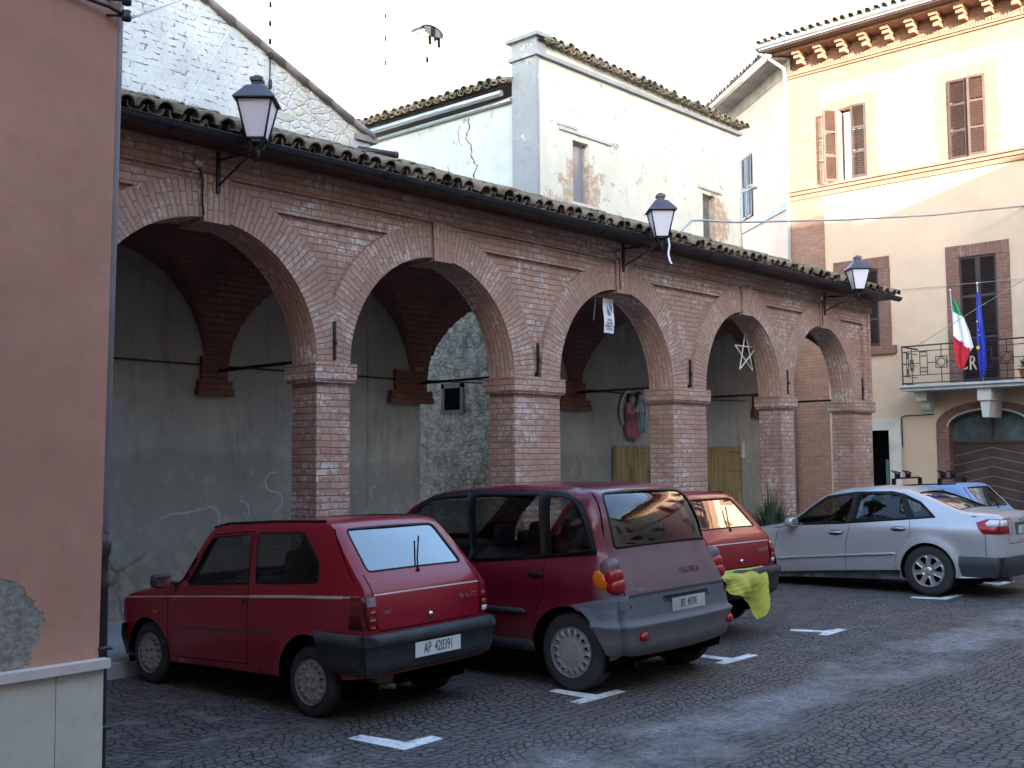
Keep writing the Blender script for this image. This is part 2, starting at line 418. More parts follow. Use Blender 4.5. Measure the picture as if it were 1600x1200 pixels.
def whitewash(name, rub=False):
    g = G(name, (.7, .7, .66), .95, spec=.1); o = g.pos(); x, y, z = g.sep(o); uv = g.uv()
    v = g.addv(uv, g.scalev(g.n('TexNoise', 1, None, Vector=o, Scale=2.5, Detail=4.0), (.26, .13, 0)))
    nd = g.nt.nodes.new('ShaderNodeTexBrick'); g.nt.links.new(v, nd.inputs['Vector'])
    for k, q in (('Scale', 1), ('Mortar Size', .012), ('Mortar Smooth', .6), ('Brick Width', .3), ('Row Height', .085)): nd.inputs[k].default_value = q
    fac = g.math('MULTIPLY', nd.outputs['Fac'], g.ramp(g.noise(o, 7, 5, .7), .49, .62))
    c = g.mix(g.ramp(g.noise(o, 1.3, 7, .7), .35, .7), (.56, .565, .55), (.74, .74, .70))
    c = g.mix(g.ramp(g.noise(o, 11, 6, .7), .52, .72, 0, .6), c, (.42, .42, .40))
    c = g.mix(g.math('MULTIPLY', fac, .8), c, (.08, .08, .085))
    h = g.math('SUBTRACT', g.noise(o, 9, 6, .65), g.math('MULTIPLY', fac, .8))
    if rub:
        vv = g.addv(g.scalev(o, (1, 1, 1.6)), g.scalev(g.n('TexNoise', 1, None, Vector=o, Scale=3.0), (.25, .25, .25)))
        ed = g.n('TexVoronoi', 0, dict(feature='DISTANCE_TO_EDGE'), Vector=vv, Scale=5.5)
        cc = g.sep(g.n('TexVoronoi', 1, dict(feature='F1'), Vector=vv, Scale=5.5))[0]
        sc = g.mix(cc, (.62, .56, .44), (.60, .60, .58)); sc = g.mix(g.ramp(cc, .8, .85, 0, .8), sc, (.50, .40, .28))
        sc = g.mix(g.ramp(ed, .02, .11, .8, 0), sc, (.60, .60, .57))
        sc = g.mix(g.ramp(g.noise(o, 8, 5, .7), .5, .66, 0, .7), sc, (.68, .68, .64))
        m = g.ramp(g.math('ADD', g.math('SUBTRACT', g.math('MULTIPLY', x, .8), g.math('MULTIPLY', z, .35)), g.math('MULTIPLY', g.noise(o, 1.5, 4), .9)), 4.75, 5.05)
        c = g.mix(m, c, sc); h = g.math('ADD', h, g.math('MULTIPLY', g.math('MULTIPLY', m, g.ramp(ed, 0, .12)), 1.2))
    g.set('Base Color', c); g.bump(h, .6, .035); return g.m
M_WHBR = whitewash('whitewashed_brick', True)
def oldplaster(name, base, spots=()):
    g = G(name, base, .94, spec=.1); o = g.pos()
    c = g.mix(g.ramp(g.noise(o, 1.1, 8, .7), .35, .68), tuple(v*.84 for v in base), base)
    c = g.mix(g.ramp(g.noise(g.scalev(o, (5, 5, .7)), 1.0, 5, .6), .5, .8, 0, .35), c, (.36, .38, .36))
    sp = g.ramp(g.noise(o, 4.5, 8, .75), .60, .66)
    spc = g.mix(g.ramp(g.noise(o, 14, 3), .4, .6), (.42, .34, .22), (.26, .25, .24))
    c = g.mix(g.math('MULTIPLY', sp, .75), c, spc)
    pit = g.ramp(g.noise(o, 17, 5, .8), .67, .71); c = g.mix(pit, c, (.16, .15, .14))
    if spots:
        x, y, z = g.sep(o); nn = g.math('MULTIPLY', g.math('SUBTRACT', g.noise(o, 3.5, 7, .7), .5), 3.2)
        ed = g.n('TexVoronoi', 0, dict(feature='DISTANCE_TO_EDGE'), Vector=g.scalev(o, (1, 1, 2.3)), Scale=5.0)
        bc = g.mix(g.ramp(ed, 0, .09), (.34, .31, .27), g.mix(g.ramp(g.noise(o, 9, 4), .4, .6), (.46, .30, .19), (.52, .46, .38)))
        for cx, cz, rx, rz in spots:
            dx = g.math('DIVIDE', g.math('SUBTRACT', x, cx), rx); dz = g.math('DIVIDE', g.math('SUBTRACT', z, cz), rz)
            d = g.math('ADD', g.math('SQRT', g.math('ADD', g.math('MULTIPLY', dx, dx), g.math('MULTIPLY', dz, dz))), nn)
            c = g.mix(g.ramp(d, .9, 1.05, 1, 0), c, bc)
    g.set('Base Color', c); g.bump(g.math('SUBTRACT', g.noise(o, 10, 6, .7), g.math('MULTIPLY', g.math('ADD', sp, pit), .6)), .5, .03); return g.m
M_TOWER = oldplaster('old_white_plaster', (.70, .68, .58), spots=((15.25, 6.75, .62, .62), (19.75, 7.0, .45, .5), (14.6, 6.3, .5, .35))); M_WING = oldplaster('old_grey_plaster', (.60, .62, .58))
M_GREYR = plaster_mat('grey_render', (.34, .35, .36), (.2, .2, .2), .6, peel=(.55, .54, .5), peel_lo=.6, fine=.4, sc=1.5)
def rubble():
    g = G('rubble_stone', (.3, .3, .28), .95, spec=.1); o = g.pos()
    vv = g.addv(g.scalev(o, (1, 1, 1.9)), g.scalev(g.n('TexNoise', 1, None, Vector=o, Scale=2.5), (.3, .3, .3)))
    ed = g.n('TexVoronoi', 0, dict(feature='DISTANCE_TO_EDGE'), Vector=vv, Scale=5.0)
    cc = g.sep(g.n('TexVoronoi', 1, dict(feature='F1'), Vector=vv, Scale=5.0))[0]
    c = g.mix(cc, (.17, .15, .12), (.29, .26, .215)); c = g.mix(g.ramp(cc, .9, .93, 0, .8), c, (.22, .13, .10)); c = g.mix(g.ramp(g.noise(o, 7, 6, .7), .45, .7, 0, .8), c, (.12, .115, .105))
    c = g.mix(g.ramp(ed, .0, .07, 1, 0), c, (.07, .065, .06))
    pl = g.ramp(g.noise(o, .8, 9, .72), .40, .46)
    c = g.mix(pl, c, g.mix(g.ramp(g.noise(o, 5, 7, .7), .35, .7), (.30, .285, .25), (.14, .13, .115)))
    g.set('Base Color', c); g.bump(g.math('ADD', g.ramp(ed, 0, .1), g.math('MULTIPLY', pl, .8)), .8, .04); return g.m
M_RUB = rubble()
def tilemat(name, a, b, moss, lich):
    g = G(name, a, .95, spec=.1); o = g.pos()
    c = g.mix(g.sep(g.n('TexVoronoi', 1, None, Vector=o, Scale=4.5))[0], a, b)
    c = g.mix(g.ramp(g.noise(o, 2.5, 6, .7), .45, .6, 0, .9), c, moss)
    c = g.mix(g.ramp(g.noise(o, 12, 6, .75), .56, .66, 0, .8), c, lich)
    g.set('Base Color', c); g.bump(g.noise(o, 30, 5, .7), .5, .012); return g.m
M_TILE = tilemat('mossy_roof_tile', (.27, .18, .13), (.18, .145, .11), (.085, .085, .05), (.36, .33, .26))
M_TILE2 = tilemat('weathered_roof_tile', (.34, .26, .19), (.25, .22, .18), (.16, .16, .10), (.46, .44, .38))
M_TILEG = plain('verge_tile', (.24, .21, .20), .9, var=.2, bscale=14, bstr=.4)
M_DARKMET = plain('dark_painted_metal', (.028, .026, .032), .45, .3, var=.2)
M_ZINC = plain('zinc', (.42, .44, .47), .4, .6, var=.1)
M_PIPE = plain('grey_pipe', (.46, .45, .52), .35, .2, var=.12)
M_WOODD = plain('dark_brown_wood', (.055, .028, .022), .6, var=.3)
M_SHUT = plain('shutter_brown', (.036, .020, .018), .65, var=.2)
M_SHUTL = plain('shutter_light_brown', (.060, .034, .028), .7, var=.15)  # lighter brown than the other shutter tone
M_SHUTG = plain('shutter_grey', (.20, .21, .25), .7, var=.2)
M_WOODSH = plain('weathered_grey_wood', (.28, .27, .25), .85, var=.25)
M_STONE = plain('pale_stone', (.50, .48, .44), .85, var=.12, bscale=18, bstr=.3)
M_STONEG = plain('grey_stone', (.40, .42, .43), .8, var=.12, bscale=18, bstr=.3)
M_FLOOR = plaster_mat('arcade_floor_concrete', (.34, .35, .38), (.2, .2, .2), .4, fine=.2, streak=False)
M_BLACK = plain('void_black', (.004, .004, .004), 1.0, var=0, spec=0)
M_IRON = plain('wrought_iron', (.022, .022, .024), .55, .4, var=.2)
M_TERRA = plain('terracotta', (.42, .17, .09), .8)
M_LEAF = plain('leaf_green', (.055, .10, .03), .5, var=.5)
M_LEAFD = plain('leaf_dark', (.03, .06, .022), .5, var=.5)
def windowglass(name, c, rough=.05):
    g = G(name, c, rough, spec=.8); return g.m
M_PANE = windowglass('house_glass', (.03, .035, .04))
M_PANEW = windowglass('curtained_glass', (.62, .66, .70), .12)
M_PANEG = windowglass('grey_glass', (.16, .19, .23), .1)
M_MILK = G('milky_lamp_glass', (.80, .76, .80), .35, spec=.5).m
M_RED = plain('flag_red', (.55, .02, .04), .8, var=.05); M_GRN = plain('flag_green', (.02, .25, .08), .8, var=.05)
M_WHT = plain('white_cloth', (.82, .82, .84), .8, var=.03); M_BLU = plain('flag_blue', (.03, .05, .42), .8, var=.08); M_YEL = plain('flag_yellow', (.8, .62, .03), .8)
M_CABLE = plain('grey_cable', (.25, .26, .30), .6); M_CABLEW = plain('pale_cable', (.6, .6, .62), .6)
# cobbles in segmental arcs
def cobbles():
    g = G('cobblestones', (.08, .08, .09), .75, spec=.35); o = g.pos()
    wob = g.scalev(g.n('TexNoise', 1, None, Vector=o, Scale=1.3, Detail=3.0), (.16, .16, 0))
    x, y, z = g.sep(g.addv(o, wob)); Wd, Rr = 1.45, 1.02
    yl = g.math('SUBTRACT', g.math('MODULO', g.math('ADD', y, 100.0*Wd+.4), Wd), Wd/2)
    sq = g.math('SQRT', g.math('MAXIMUM', g.math('SUBTRACT', Rr*Rr, g.math('MULTIPLY', yl, yl)), .01))
    v = g.math('ADD', x, sq); u = g.math('MULTIPLY', g.math('ARCSINE', g.math('DIVIDE', yl, Rr)), Rr)
    vec = g.addv(g.comb(u, v, 0), g.scalev(g.n('TexNoise', 1, None, Vector=o, Scale=7.0, Detail=3.0), (.055, .055, 0)))
    VV = g.comb(g.math('DIVIDE', g.sep(vec)[0], .098), g.math('DIVIDE', g.sep(vec)[1], .086), 0.0)
    ED = g.n('TexVoronoi', 0, dict(feature='DISTANCE_TO_EDGE', voronoi_dimensions='2D'), Vector=VV, Scale=1.0, Randomness=.62)
    TC = g.sep(g.n('TexVoronoi', 1, dict(feature='F1', voronoi_dimensions='2D'), Vector=VV, Scale=1.0, Randomness=.62))[0]
    fac = g.math('MULTIPLY', g.ramp(ED, .03, .13, 1, 0), g.ramp(g.noise(o, 6, 5, .7), .34, .52, .35, 1)); tone = TC
    px, py, pz = g.sep(o)
    base = g.mix(tone, (.068, .060, .064), (.112, .096, .096))
    cellv = g.math('FRACT', g.math('MULTIPLY', TC, 7.3))
    base = g.mix(g.math('MULTIPLY', cellv, .5), base, (.13, .11, .10))
    brn = g.ramp(g.noise(o, .25, 4), .42, .62, 0, .6)
    base = g.mix(brn, base, (.125, .090, .078))
    base = g.mix(g.ramp(g.noise(o, 2.4, 6, .7), .5, .72, 0, .45), base, (.165, .155, .155))
    mort = g.mix(g.ramp(g.noise(o, 1.6, 5, .65), .45, .6), (.028, .026, .026), (.058, .054, .054))
    # dusty lime wash running along the bay line, filling the joints
    bn = g.math('MULTIPLY', g.math('SUBTRACT', g.noise(o, 1.1, 5, .65), .5), 1.3)
    yy = g.math('ADD', py, bn)
    band = g.math('MULTIPLY', g.ramp(yy, 3.95, 4.4), g.ramp(yy, 4.7, 5.1, 1, 0))
    band = g.math('MULTIPLY', band, g.ramp(g.noise(o, 1.4, 6, .7), .34, .58))
    left = g.math('MULTIPLY', g.ramp(g.math('ADD', px, g.math('MULTIPLY', bn, 1.5)), 4.6, 5.6, 1, 0), g.ramp(g.noise(o, 3.2, 7, .72), .5, .66))
    fleck = g.math('MAXIMUM', band, g.math('MULTIPLY', left, .9))
    mort = g.mix(fleck, mort, (.36, .355, .36))
    base = g.mix(g.math('MULTIPLY', fleck, g.ramp(g.noise(o, 9, 5, .7), .38, .62, .1, .8)), base, (.22, .215, .225))
    c = g.mix(fac, base, mort)
    spk = g.ramp(g.noise(o, 19, 2, .5), .76, .79); c = g.mix(g.math('MULTIPLY', spk, .6), c, (.35, .34, .33))
    g.set('Base Color', c)
    g.set('Roughness', g.ramp(g.noise(o, 3, 4), .3, .7, .6, .9))
    h = g.math('ADD', g.math('MULTIPLY', fac, -1.0), g.math('ADD', g.math('MULTIPLY', g.noise(o, 45, 4, .7), .35), g.math('MULTIPLY', cellv, .5)))
    g.bump(h, 1.0, .018); return g.m
M_COB = cobbles()
def paintline():
    g = G('road_marking_paint', (.72, .73, .74), .8); o = g.pos()
    w = g.math('MAXIMUM', g.ramp(g.noise(o, 28, 5, .75), .56, .64), g.math('MULTIPLY', g.ramp(g.noise(o, 4, 6, .75), .5, .64), g.ramp(g.noise(o, 45, 3, .7), .42, .55))); g.set('Base Color', g.mix(w, g.mix(g.ramp(g.noise(o, 5, 4), .4, .7), (.62, .64, .66), (.76, .77, .78)), (.14, .14, .15)))
    g.bump(g.noise(o, 50, 4), .3, .004); return g.m
M_LINE = paintline()
# ------------------------------------------------------------------ ground
mb = MB(); mb.face([(-150, -150, 0), (150, -150, 0), (150, 150, 0), (-150, 150, 0)]); struct('ground', mb, M_COB)
mb = MB(); mb.box((-1, 9.80, -.05), (21.95, 12.3, .13)); mb.box((10.22, 12.3, -.05), (14.05, 30, .128)); struct('arcade_floor', mb, M_FLOOR)
mb = MB()
x = -1.0
while x < 21.9:
    l = min(1.0+random.uniform(-.12, .12), 21.95-x); mb.box((x+.004, 9.68, -.05), (x+l-.004, 9.80, .135+random.uniform(-.003, .003))); x += l
struct('kerb', mb, M_STONEG)
def mark(poly, label):
    mb = MB(); mb.prism(poly, lambda u, v, d: (u, v, d), .001, .005)
    cx = sum(p[0] for p in poly)/len(poly); cy = sum(p[1] for p in poly)/len(poly)
    one('parking_mark', mb, M_LINE, label, 'road marking', (cx, cy, 0), 'painted corner marks of the parking bays')
mark([(5.07, 6.33), (5.20, 6.33), (5.28, 5.94), (5.52, 5.92), (5.52, 5.80), (5.13, 5.78)], 'white L-shaped bay mark on the cobbles, nearest to the camera below the small red hatchback')
def tmark(x, y, w1, w2, label):
    mark([(x-w1, y), (x, y), (x, y+.40), (x+.11, y+.40), (x+.15, y), (x+w2, y), (x+w2, y-.11), (x-w1, y-.11)], label)
tmark(7.22, 5.87, .20, .42, 'white T-shaped bay mark just behind the rear wheel of the dusty red people carrier')
tmark(9.42, 5.89, .18, .46, 'white T-shaped bay mark on the cobbles between the people carrier and the far red hatchback')
mark([(11.48, 6.30), (11.62, 6.36), (11.72, 6.0), (11.98, 5.95), (11.98, 5.84), (11.46, 5.82), (11.44, 5.92), (11.62, 5.96)], 'white corner bay mark on open cobbles between the yellow cloth and the silver saloon')
mark([(15.16, 6.43), (15.32, 6.48), (15.42, 6.12), (15.95, 6.10), (15.95, 5.99), (15.30, 5.99)], 'thin white bay mark under the rear wheel of the silver saloon')
tmark(17.60, 6.12, .15, .55, 'white bay mark seen past the tail of the silver saloon')
tmark(19.80, 6.30, .15, .55, 'farthest white bay mark at the right edge of the parking row')
# ------------------------------------------------------------------ roof tiles
def tiles(mb, o, along, up, n, rows, sp=.215, L=.42, r=.095, seed=1, jit=1.0, chan=True):
    """cap tiles over channel tiles; o=eave start, along unit, up = unit vector up the slope"""
    rng = random.Random(seed); A = Vector(along); U = Vector(up); N = A.cross(U).normalized()
    if N.z < 0: N = -N
    def piece(c, r0, r1, ln, flip, dn, yaw):
        k = 6; t = .014
        Uy = (U+A*yaw).normalized()
        def ring(rad, dist): return [c + Uy*dist + A*(rad*cos(pi*i/k)) + N*((rad*sin(pi*i/k))*(-1 if flip else 1)+dn) for i in range(k+1)]
        a, b, c2, d = ring(r0, 0), ring(r1, ln), ring(r0-t, 0), ring(r1-t, ln)
        mb.grid([a, b]); mb.grid([c2, d]); mb.grid([a, c2], smooth=False)
    for j in range(rows):
        for i in range(n):
            c = Vector(o)+A*((i+.5)*sp+rng.gauss(0, .006)*jit)+U*(j*(L-.07)+rng.gauss(0, .018)*jit)
            piece(c, r*rng.uniform(.95, 1.06), r*.86, L, False, .045+rng.gauss(0, .006)*jit+(.012 if j == 0 else 0), rng.gauss(0, .03)*jit)
            if chan and (j < 2):
                c = Vector(o)+A*(i*sp)+U*(j*(L-.07)+.02+rng.gauss(0, .01)*jit); piece(c, r*1.0, r*.9, L, True, .085, 0)
SL = Vector((0, 2.85, 1.10)).normalized()
# ------------------------------------------------------------------ arcade
YF, ZI, ZS, ZC, ZB1, ZB2, ZT = 9.90, 2.88, 3.10, 4.52, 4.72, 4.96, 5.24
ARCH = [(4.69, 7.49), (7.96, 10.76), (11.70, 14.49), (15.44, 17.94), (18.39, 20.84)]
PIER = [(2.56, 4.69), (7.49, 7.96), (10.76, 11.70), (14.49, 15.44), (17.94, 18.39), (20.84, 21.70)]
YB = 10.36; YW = 12.30
AR = thing('arcade', 'long brick arcade of five round arches with a mossy tiled roof, behind the cars', 'arcade', (12.7, 9.9, .13))
def arcz(x, a, b, extra=0.0):  # soffit height of an arch
    c = (a+b)/2; h = (b-a)/2+extra; t = 1-((x-c)/h)**2
    return ZS+(ZC-ZS+extra)*sqrt(t) if t > 0 else None
RW = .40
# piers with imposts
for k, (a, b) in enumerate(PIER):
    mb = MB(); mb.box((a, YF, .128), (b, YB, ZI), skip=('b',)); mb.box((a, YF, ZS), (b, YB, ZS+.02), skip=('b',))
    p = mb.obj('pier', M_BRICK, AR)
    im = MB(); im.box((a-.06, YF-.06, ZI+.025), (b+.06, YB+.06, ZS)); im.box((a-.045, YF-.045, ZI), (b+.045, YB+.045, ZI+.025)); im.obj('impost', M_BRICK, p)
# wall skin
mb = MB(); X0, X1 = 2.56, 21.70
keys = [6.17, 9.42, 13.165, 16.76, 19.64]; KW = .165
def rz(x, a, b):
    return arcz(x, a, b, RW)
edges = [X0]+[(p[0]+p[1])/2 for p in PIER[1:-1]]+[X1]
for k, (a, b) in enumerate(ARCH):
    l, r = edges[k], edges[k+1]; n = 40; xs = [l+(r-l)*i/n for i in range(n+1)]
    for u, v in zip(xs, xs[1:]):
        if k == 4 and u > 21.39: break
        z0, z1 = rz(u, a, b), rz(v, a, b)
        z0 = ZS-.0 if z0 is None else z0-.03; z1 = ZS if z1 is None else z1-.03
        if min(z0, z1) < ZB1: mb.face([(u, YF+.05, min(z0, ZB1)), (v, YF+.05, min(z1, ZB1)), (v, YF+.05, ZB1+.01), (u, YF+.05, ZB1+.01)])
# narrow vertical returns flanking the end panel
mb.box((21.40, YF, ZS+.02), (21.70, YB, ZB1), skip=('b', 't', 'k'))
mb.box((X0, YF, ZB1), (X1, YB-.001, ZB2), skip=('b', 't', 'k')); mb.face([(X0, YF, ZB1), (X1, YF, ZB1), (X1, YF+.06, ZB1), (X0, YF+.06, ZB1)])
mb.box((X0-.01, YF-.05, ZB2), (X1+.05, YB-.002, ZT), skip=('k',))
mb.box((21.60, YF-.02, ZS+.03), (21.72, YB, ZB2), skip=('b',))
# back face of the front wall
for k, (a, b) in enumerate(ARCH):
    l, r = edges[k], edges[k+1]; n = 28; xs = [l+(r-l)*i/n for i in range(n+1)]
    for u, v in zip(xs, xs[1:]):
        z0 = arcz(u, a, b) or ZS; z1 = arcz(v, a, b) or ZS
        mb.face([(u, YB, z0), (u, YB, ZT), (v, YB, ZT), (v, YB, z1)])
mb.obj('front_wall', M_BRICK, AR)
# arch rings: one voussoir ring per arch
for k, (a, b) in enumerate(ARCH):
    mb = MB(); c = (a+b)/2; hx = (b-a)/2; hz = ZC-ZS; n = 44; lo, hi = edges[k], edges[k+1]; s = 0
    I, O, Bk, O2, ui, uo, uk, uo2 = [], [], [], [], [], [], [], []
    rng = random.Random(k); pz = None
    for i in range(n+1):
        t = pi*i/n; p = (c-hx*cos(t), ZS+hz*sin(t)); q = [c-(hx+RW)*cos(t), ZS+(hz+RW)*sin(t)]
        q[0] = max(lo, min(hi, q[0]))
        if pz: s += sqrt((p[0]-pz[0])**2+(p[1]-pz[1])**2)*1.12
        pz = p; d = sqrt((p[0]-q[0])**2+(p[1]-q[1])**2)
        y = YF-.012
        I.append((p[0], y, p[1])); O.append((q[0], y, q[1])); Bk.append((p[0], YB, p[1])); O2.append((q[0], YF+.06, q[1]))
        ui.append((0, s)); uo.append((d, s)); uk.append((-.46, s)); uo2.append((d+.06, s))
    mb.grid([I, O], uvs=[ui, uo], smooth=False); mb.grid([Bk, I], uvs=[[(v, u) for u, v in uk], [(v, u) for u, v in ui]], smooth=True, mi=1); mb.grid([O, O2], uvs=[uo, uo2], smooth=False)
    mb.obj('arch_ring', [M_BRICKV, M_BRICK], AR)
    mb = MB(); kx = keys[k]; z0 = min(arcz(kx-KW, a, b), arcz(kx+KW, a, b))
    P = [(kx-KW*.92, z0-.03), (kx+KW*.92, z0-.03), (kx+KW*1.05, ZB2+.01), (kx-KW*1.05, ZB2+.01)]
    i0 = len(mb.v); mb.prism(P, lambda u, v, d: (u, d, v), YF-.05, YB); mb.uv = [[(y_, x_) for x_, y_ in f] for f in mb.uv]
    mb.obj('keystone', M_BRICKV, AR)
# groin vaults
mb = MB(); cen = [4.455]+edges[1:]
for k, (a, b) in enumerate(ARCH):
    l, r = cen[k], cen[k+1]; nx, ny = 72, 40; ya, yb = YB, YW; Hh = 1.55
    P = []; U = []
    for i in range(nx+1):
        row = []; ur = []; x = l+(r-l)*i/nx; cx = (l+r)/2; qx = max(-1, min(1, (x-cx)/((r-l)/2-.17))); zx = ZS+Hh*sqrt(max(0, 1-qx*qx))
        for j in range(ny+1):
            y = ya+(yb-ya)*j/ny; qy = (y-(ya+yb)/2)/((yb-ya)/2); zy = ZS+Hh*sqrt(max(0, 1-qy*qy))
            row.append((x, y, max(zx, zy))); ur.append((x, math.asin(max(-1, min(1, qy)))*1.2) if zy > zx else (y, math.asin(qx)*1.4))
        P.append(row); U.append(ur)
    mb.grid(P, smooth=True, uvs=U)
mb.box((2.56, YB, 0), (4.45, YW, 5.2), skip=('b', 't'))
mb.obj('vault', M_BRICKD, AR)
# right end wall with side arch, and tie rods
mb = MB(); n = 20
for i in range(n):
    y0, y1 = YB+(YW-YB)*i/n, YB+(YW-YB)*(i+1)/n
    zz = [ZS+1.45*sqrt(max(0, 1-((y-(YB+YW)/2)/((YW-YB)/2-.001))**2)) for y in (y0, y1)]
    for xx in (21.35, 21.70): mb.face([(xx, y0, zz[0]), (xx, y1, zz[1]), (xx, y1, 5.46+(y1-YB)*.38), (xx, y0, 5.46+(y0-YB)*.38)])
    mb.face([(21.35, y0, zz[0]), (21.35, y1, zz[1]), (21.70, y1, zz[1]), (21.70, y0, zz[0])])
mb.obj('end_wall', M_BRICK, AR)
for a, b in PIER[1:]:
    c = (a+b)/2; mb = MB()
    mb.box((c-.018, YF-.03, 3.14), (c+.018, YF-.004, 3.58)); mb.cbox((c, YF-.035, 3.34), (.03, .03, .05))
    o = mb.obj('tie_anchor', M_IRON, AR)
    mb = MB(); mb.tube([(c, YF, 3.16), (c, YW+.05, 3.16)], .022, 8); mb.obj('tie_rod', M_IRON, AR)
# roof
mb = MB(); o = Vector((2.62, 9.36, 5.26)); e = o+SL*3.2
mb.face([o+Vector((0, 0, .01)), (22.0, o.y, o.z+.01), (22.0, e.y, e.z+.01), (2.62, e.y, e.z+.01)])
mb.face([(2.62, 9.42, 5.235), (22.0, 9.42, 5.235), (22.0, 9.86, 5.235+.0), (2.62, 9.86, 5.235)])
mb.obj('roof_deck', M_WOODD, AR)
mb = MB(); tiles(mb, (2.62, 9.36, 5.268), (1, 0, 0), SL, 90, 9, seed=3, r=.094, jit=1.7); mb.obj('roof_tiles', M_TILE, AR, fix=False)
mb = MB(); prof = [(.075*cos(pi+pi*i/8), .075*sin(pi+pi*i/8)) for i in range(9)]
P = [[(x, 9.395+y, 5.262+z) for y, z in prof] for x in (2.62, 8, 12, 16, 22.05)]; mb.grid(P)
P = [[(x, 9.395+y*.9, 5.262+z*.9) for y, z in prof] for x in (2.62, 22.05)]; mb.grid(P)
mb.tube([(2.62, 9.32, 5.264), (22.05, 9.32, 5.264)], .009, 6)
for i in range(14): x = 4+i*1.35; mb.tube([(x, 9.395+.079*cos(pi+pi*t/8), 5.262+.079*sin(pi+pi*t/8)) for t in range(9)], .008, 4, caps=False)
mb.obj('gutter', M_DARKMET, AR)
# back wall of the arcade (plastered) with the passage arch
mb = MB(); pa, pb = 11.25, 14.05
def pz(x):
    h = (pb-pa)/2; t = 1-((x-(pa+pb)/2)/h)**2; return 3.0+1.45*sqrt(max(0, t))
def wallrect(x0, x1):
    mb.face([(x0, YW, .12), (x1, YW, .12), (x1, YW, 6.2), (x0, YW, 6.2)])
wallrect(-1.0, pa); wallrect(pb, 21.3); mb.box((21.29, YW, .12), (21.3, YW+.4, 5.6))
for i in range(20):
    u, v = pa+(pb-pa)*i/20, pa+(pb-pa)*(i+1)/20
    mb.face([(u, YW, pz(u)), (v, YW, pz(v)), (v, YW, 6.2), (u, YW, 6.2)])
mb.obj('rear_wall', M_BACKW, AR)
mb = MB(); G1 = []; G2 = []; u1 = []; u2 = []; s = 0
for i in range(25):
    t = pi*i/24; x = (pa+pb)/2-(pb-pa)/2*cos(t); z = 3.0+1.45*sin(t)
    G1.append((x, YW-.03, z)); G2.append((x, YW+.45, z)); u1.append((s, 0)); u2.append((s, .48)); s += .17
mb.grid([G1, G2], uvs=[u1, u2])
R1 = [(G1[i][0]+(G1[i][0]-(pa+pb)/2)*.13, YW-.03, 3.0+(G1[i][2]-3.0)*1.13) for i in range(25)]
mb.grid([G1, R1], uvs=[[(0, a[0]) for a in u1], [(.2, a[0]) for a in u1]]); mb.grid([R1, [(p[0], YW, p[2]) for p in R1]])
mb.obj('passage_arch', M_BRICKV, AR)
mb = MB(); mb.box((pa, YW+.002, .12), (pa+.001, YW+.45, 3.0)); mb.obj('passage_jamb', M_BACK, AR)
for c, w in ((7.66, .52), (11.02, .46+.4), (14.88, .86), (18.17, .5), (21.05, .52)):
    mb = MB(); w2 = w*.36
    if c == 21.05: c = 21.2; 
    mb.box((c-w/2, YW-.10, 2.84), (c+w/2, YW-.001, 2.93)); mb.box((c-w/2+.02, YW-.09, 2.93), (c+w/2-.02, YW-.001, 3.03))
    mb.box((c-w2, YW-.065, 3.03), (c+w2, YW-.001, 3.34)); mb.obj('corbel', M_CORBEL, AR)
mb = MB(); mb.tube([(4.2, YW-.03, 3.27), (8, YW-.03, 3.22), (11, YW-.03, 3.2), (14.5, YW-.04, 3.24), (18, YW-.03, 3.15), (20.7, YW-.03, 3.2)], .011, 5); mb.obj('wall_cable', M_IRON, AR)
# faint chalk marks on the back wall
M_CHALK = plain('chalk', (.33, .35, .35), .95, var=.1)
def chalk(pts, w):
    w *= .75; mb = MB(); P = []
    for i, (x, z) in enumerate(pts):
        a = Vector(pts[max(0, i-1)]); b = Vector(pts[min(len(pts)-1, i+1)]); t = (b-a).normalized(); ww = w*(.5+.5*sin(pi*i/(len(pts)-1)))
        P.append([(x-t.y*ww/2, YW-.003, z+t.x*ww/2), (x+t.y*ww/2, YW-.003, z-t.x*ww/2)])
    mb.grid(P); mb.obj('chalk_mark', M_CHALK, AR, fix=False)
def arcp(cx, cz, rx, rz_, a0, a1, n=12): return [(cx+rx*cos(R(a0+(a1-a0)*i/n)), cz+rz_*sin(R(a0+(a1-a0)*i/n))) for i in range(n+1)]
chalk([(6.95, 1.30), (7.1, 1.36), (7.3, 1.36), (7.5, 1.40), (7.65, 1.42)], .035); chalk(arcp(7.62, 1.27, .16, .16, 95, -40), .05); chalk(arcp(8.1, 1.35, .12, .13, 100, -30), .035)
chalk(arcp(8.6, 1.72, .13, .13, 60, 260)+arcp(8.6, 1.46, .14, .13, 85, -80), .04)
chalk(arcp(10.35, 1.52, .08, .09, 70, 250), .03)
# round junction boxes with cable beside each lantern bracket
for x in (5.93, 13.0, 19.46):
    mb = MB(); mb.lathe([(0, YF-.10), (.045, YF-.10), (.052, YF-.09), (.052, YF-.05)], (x, 0, 5.06), 'y', 14);     jb = mb.obj('junction_box', M_ZINC, AR); mb = MB()
    mb.tube([(x+.02, YF-.055, 5.02), (x+.07, YF-.058, 4.9), (x+.06, YF-.058, 4.7), (x+.08, YF-.058, 4.53)], .008, 5); mb.obj('cable', M_IRON, jb)

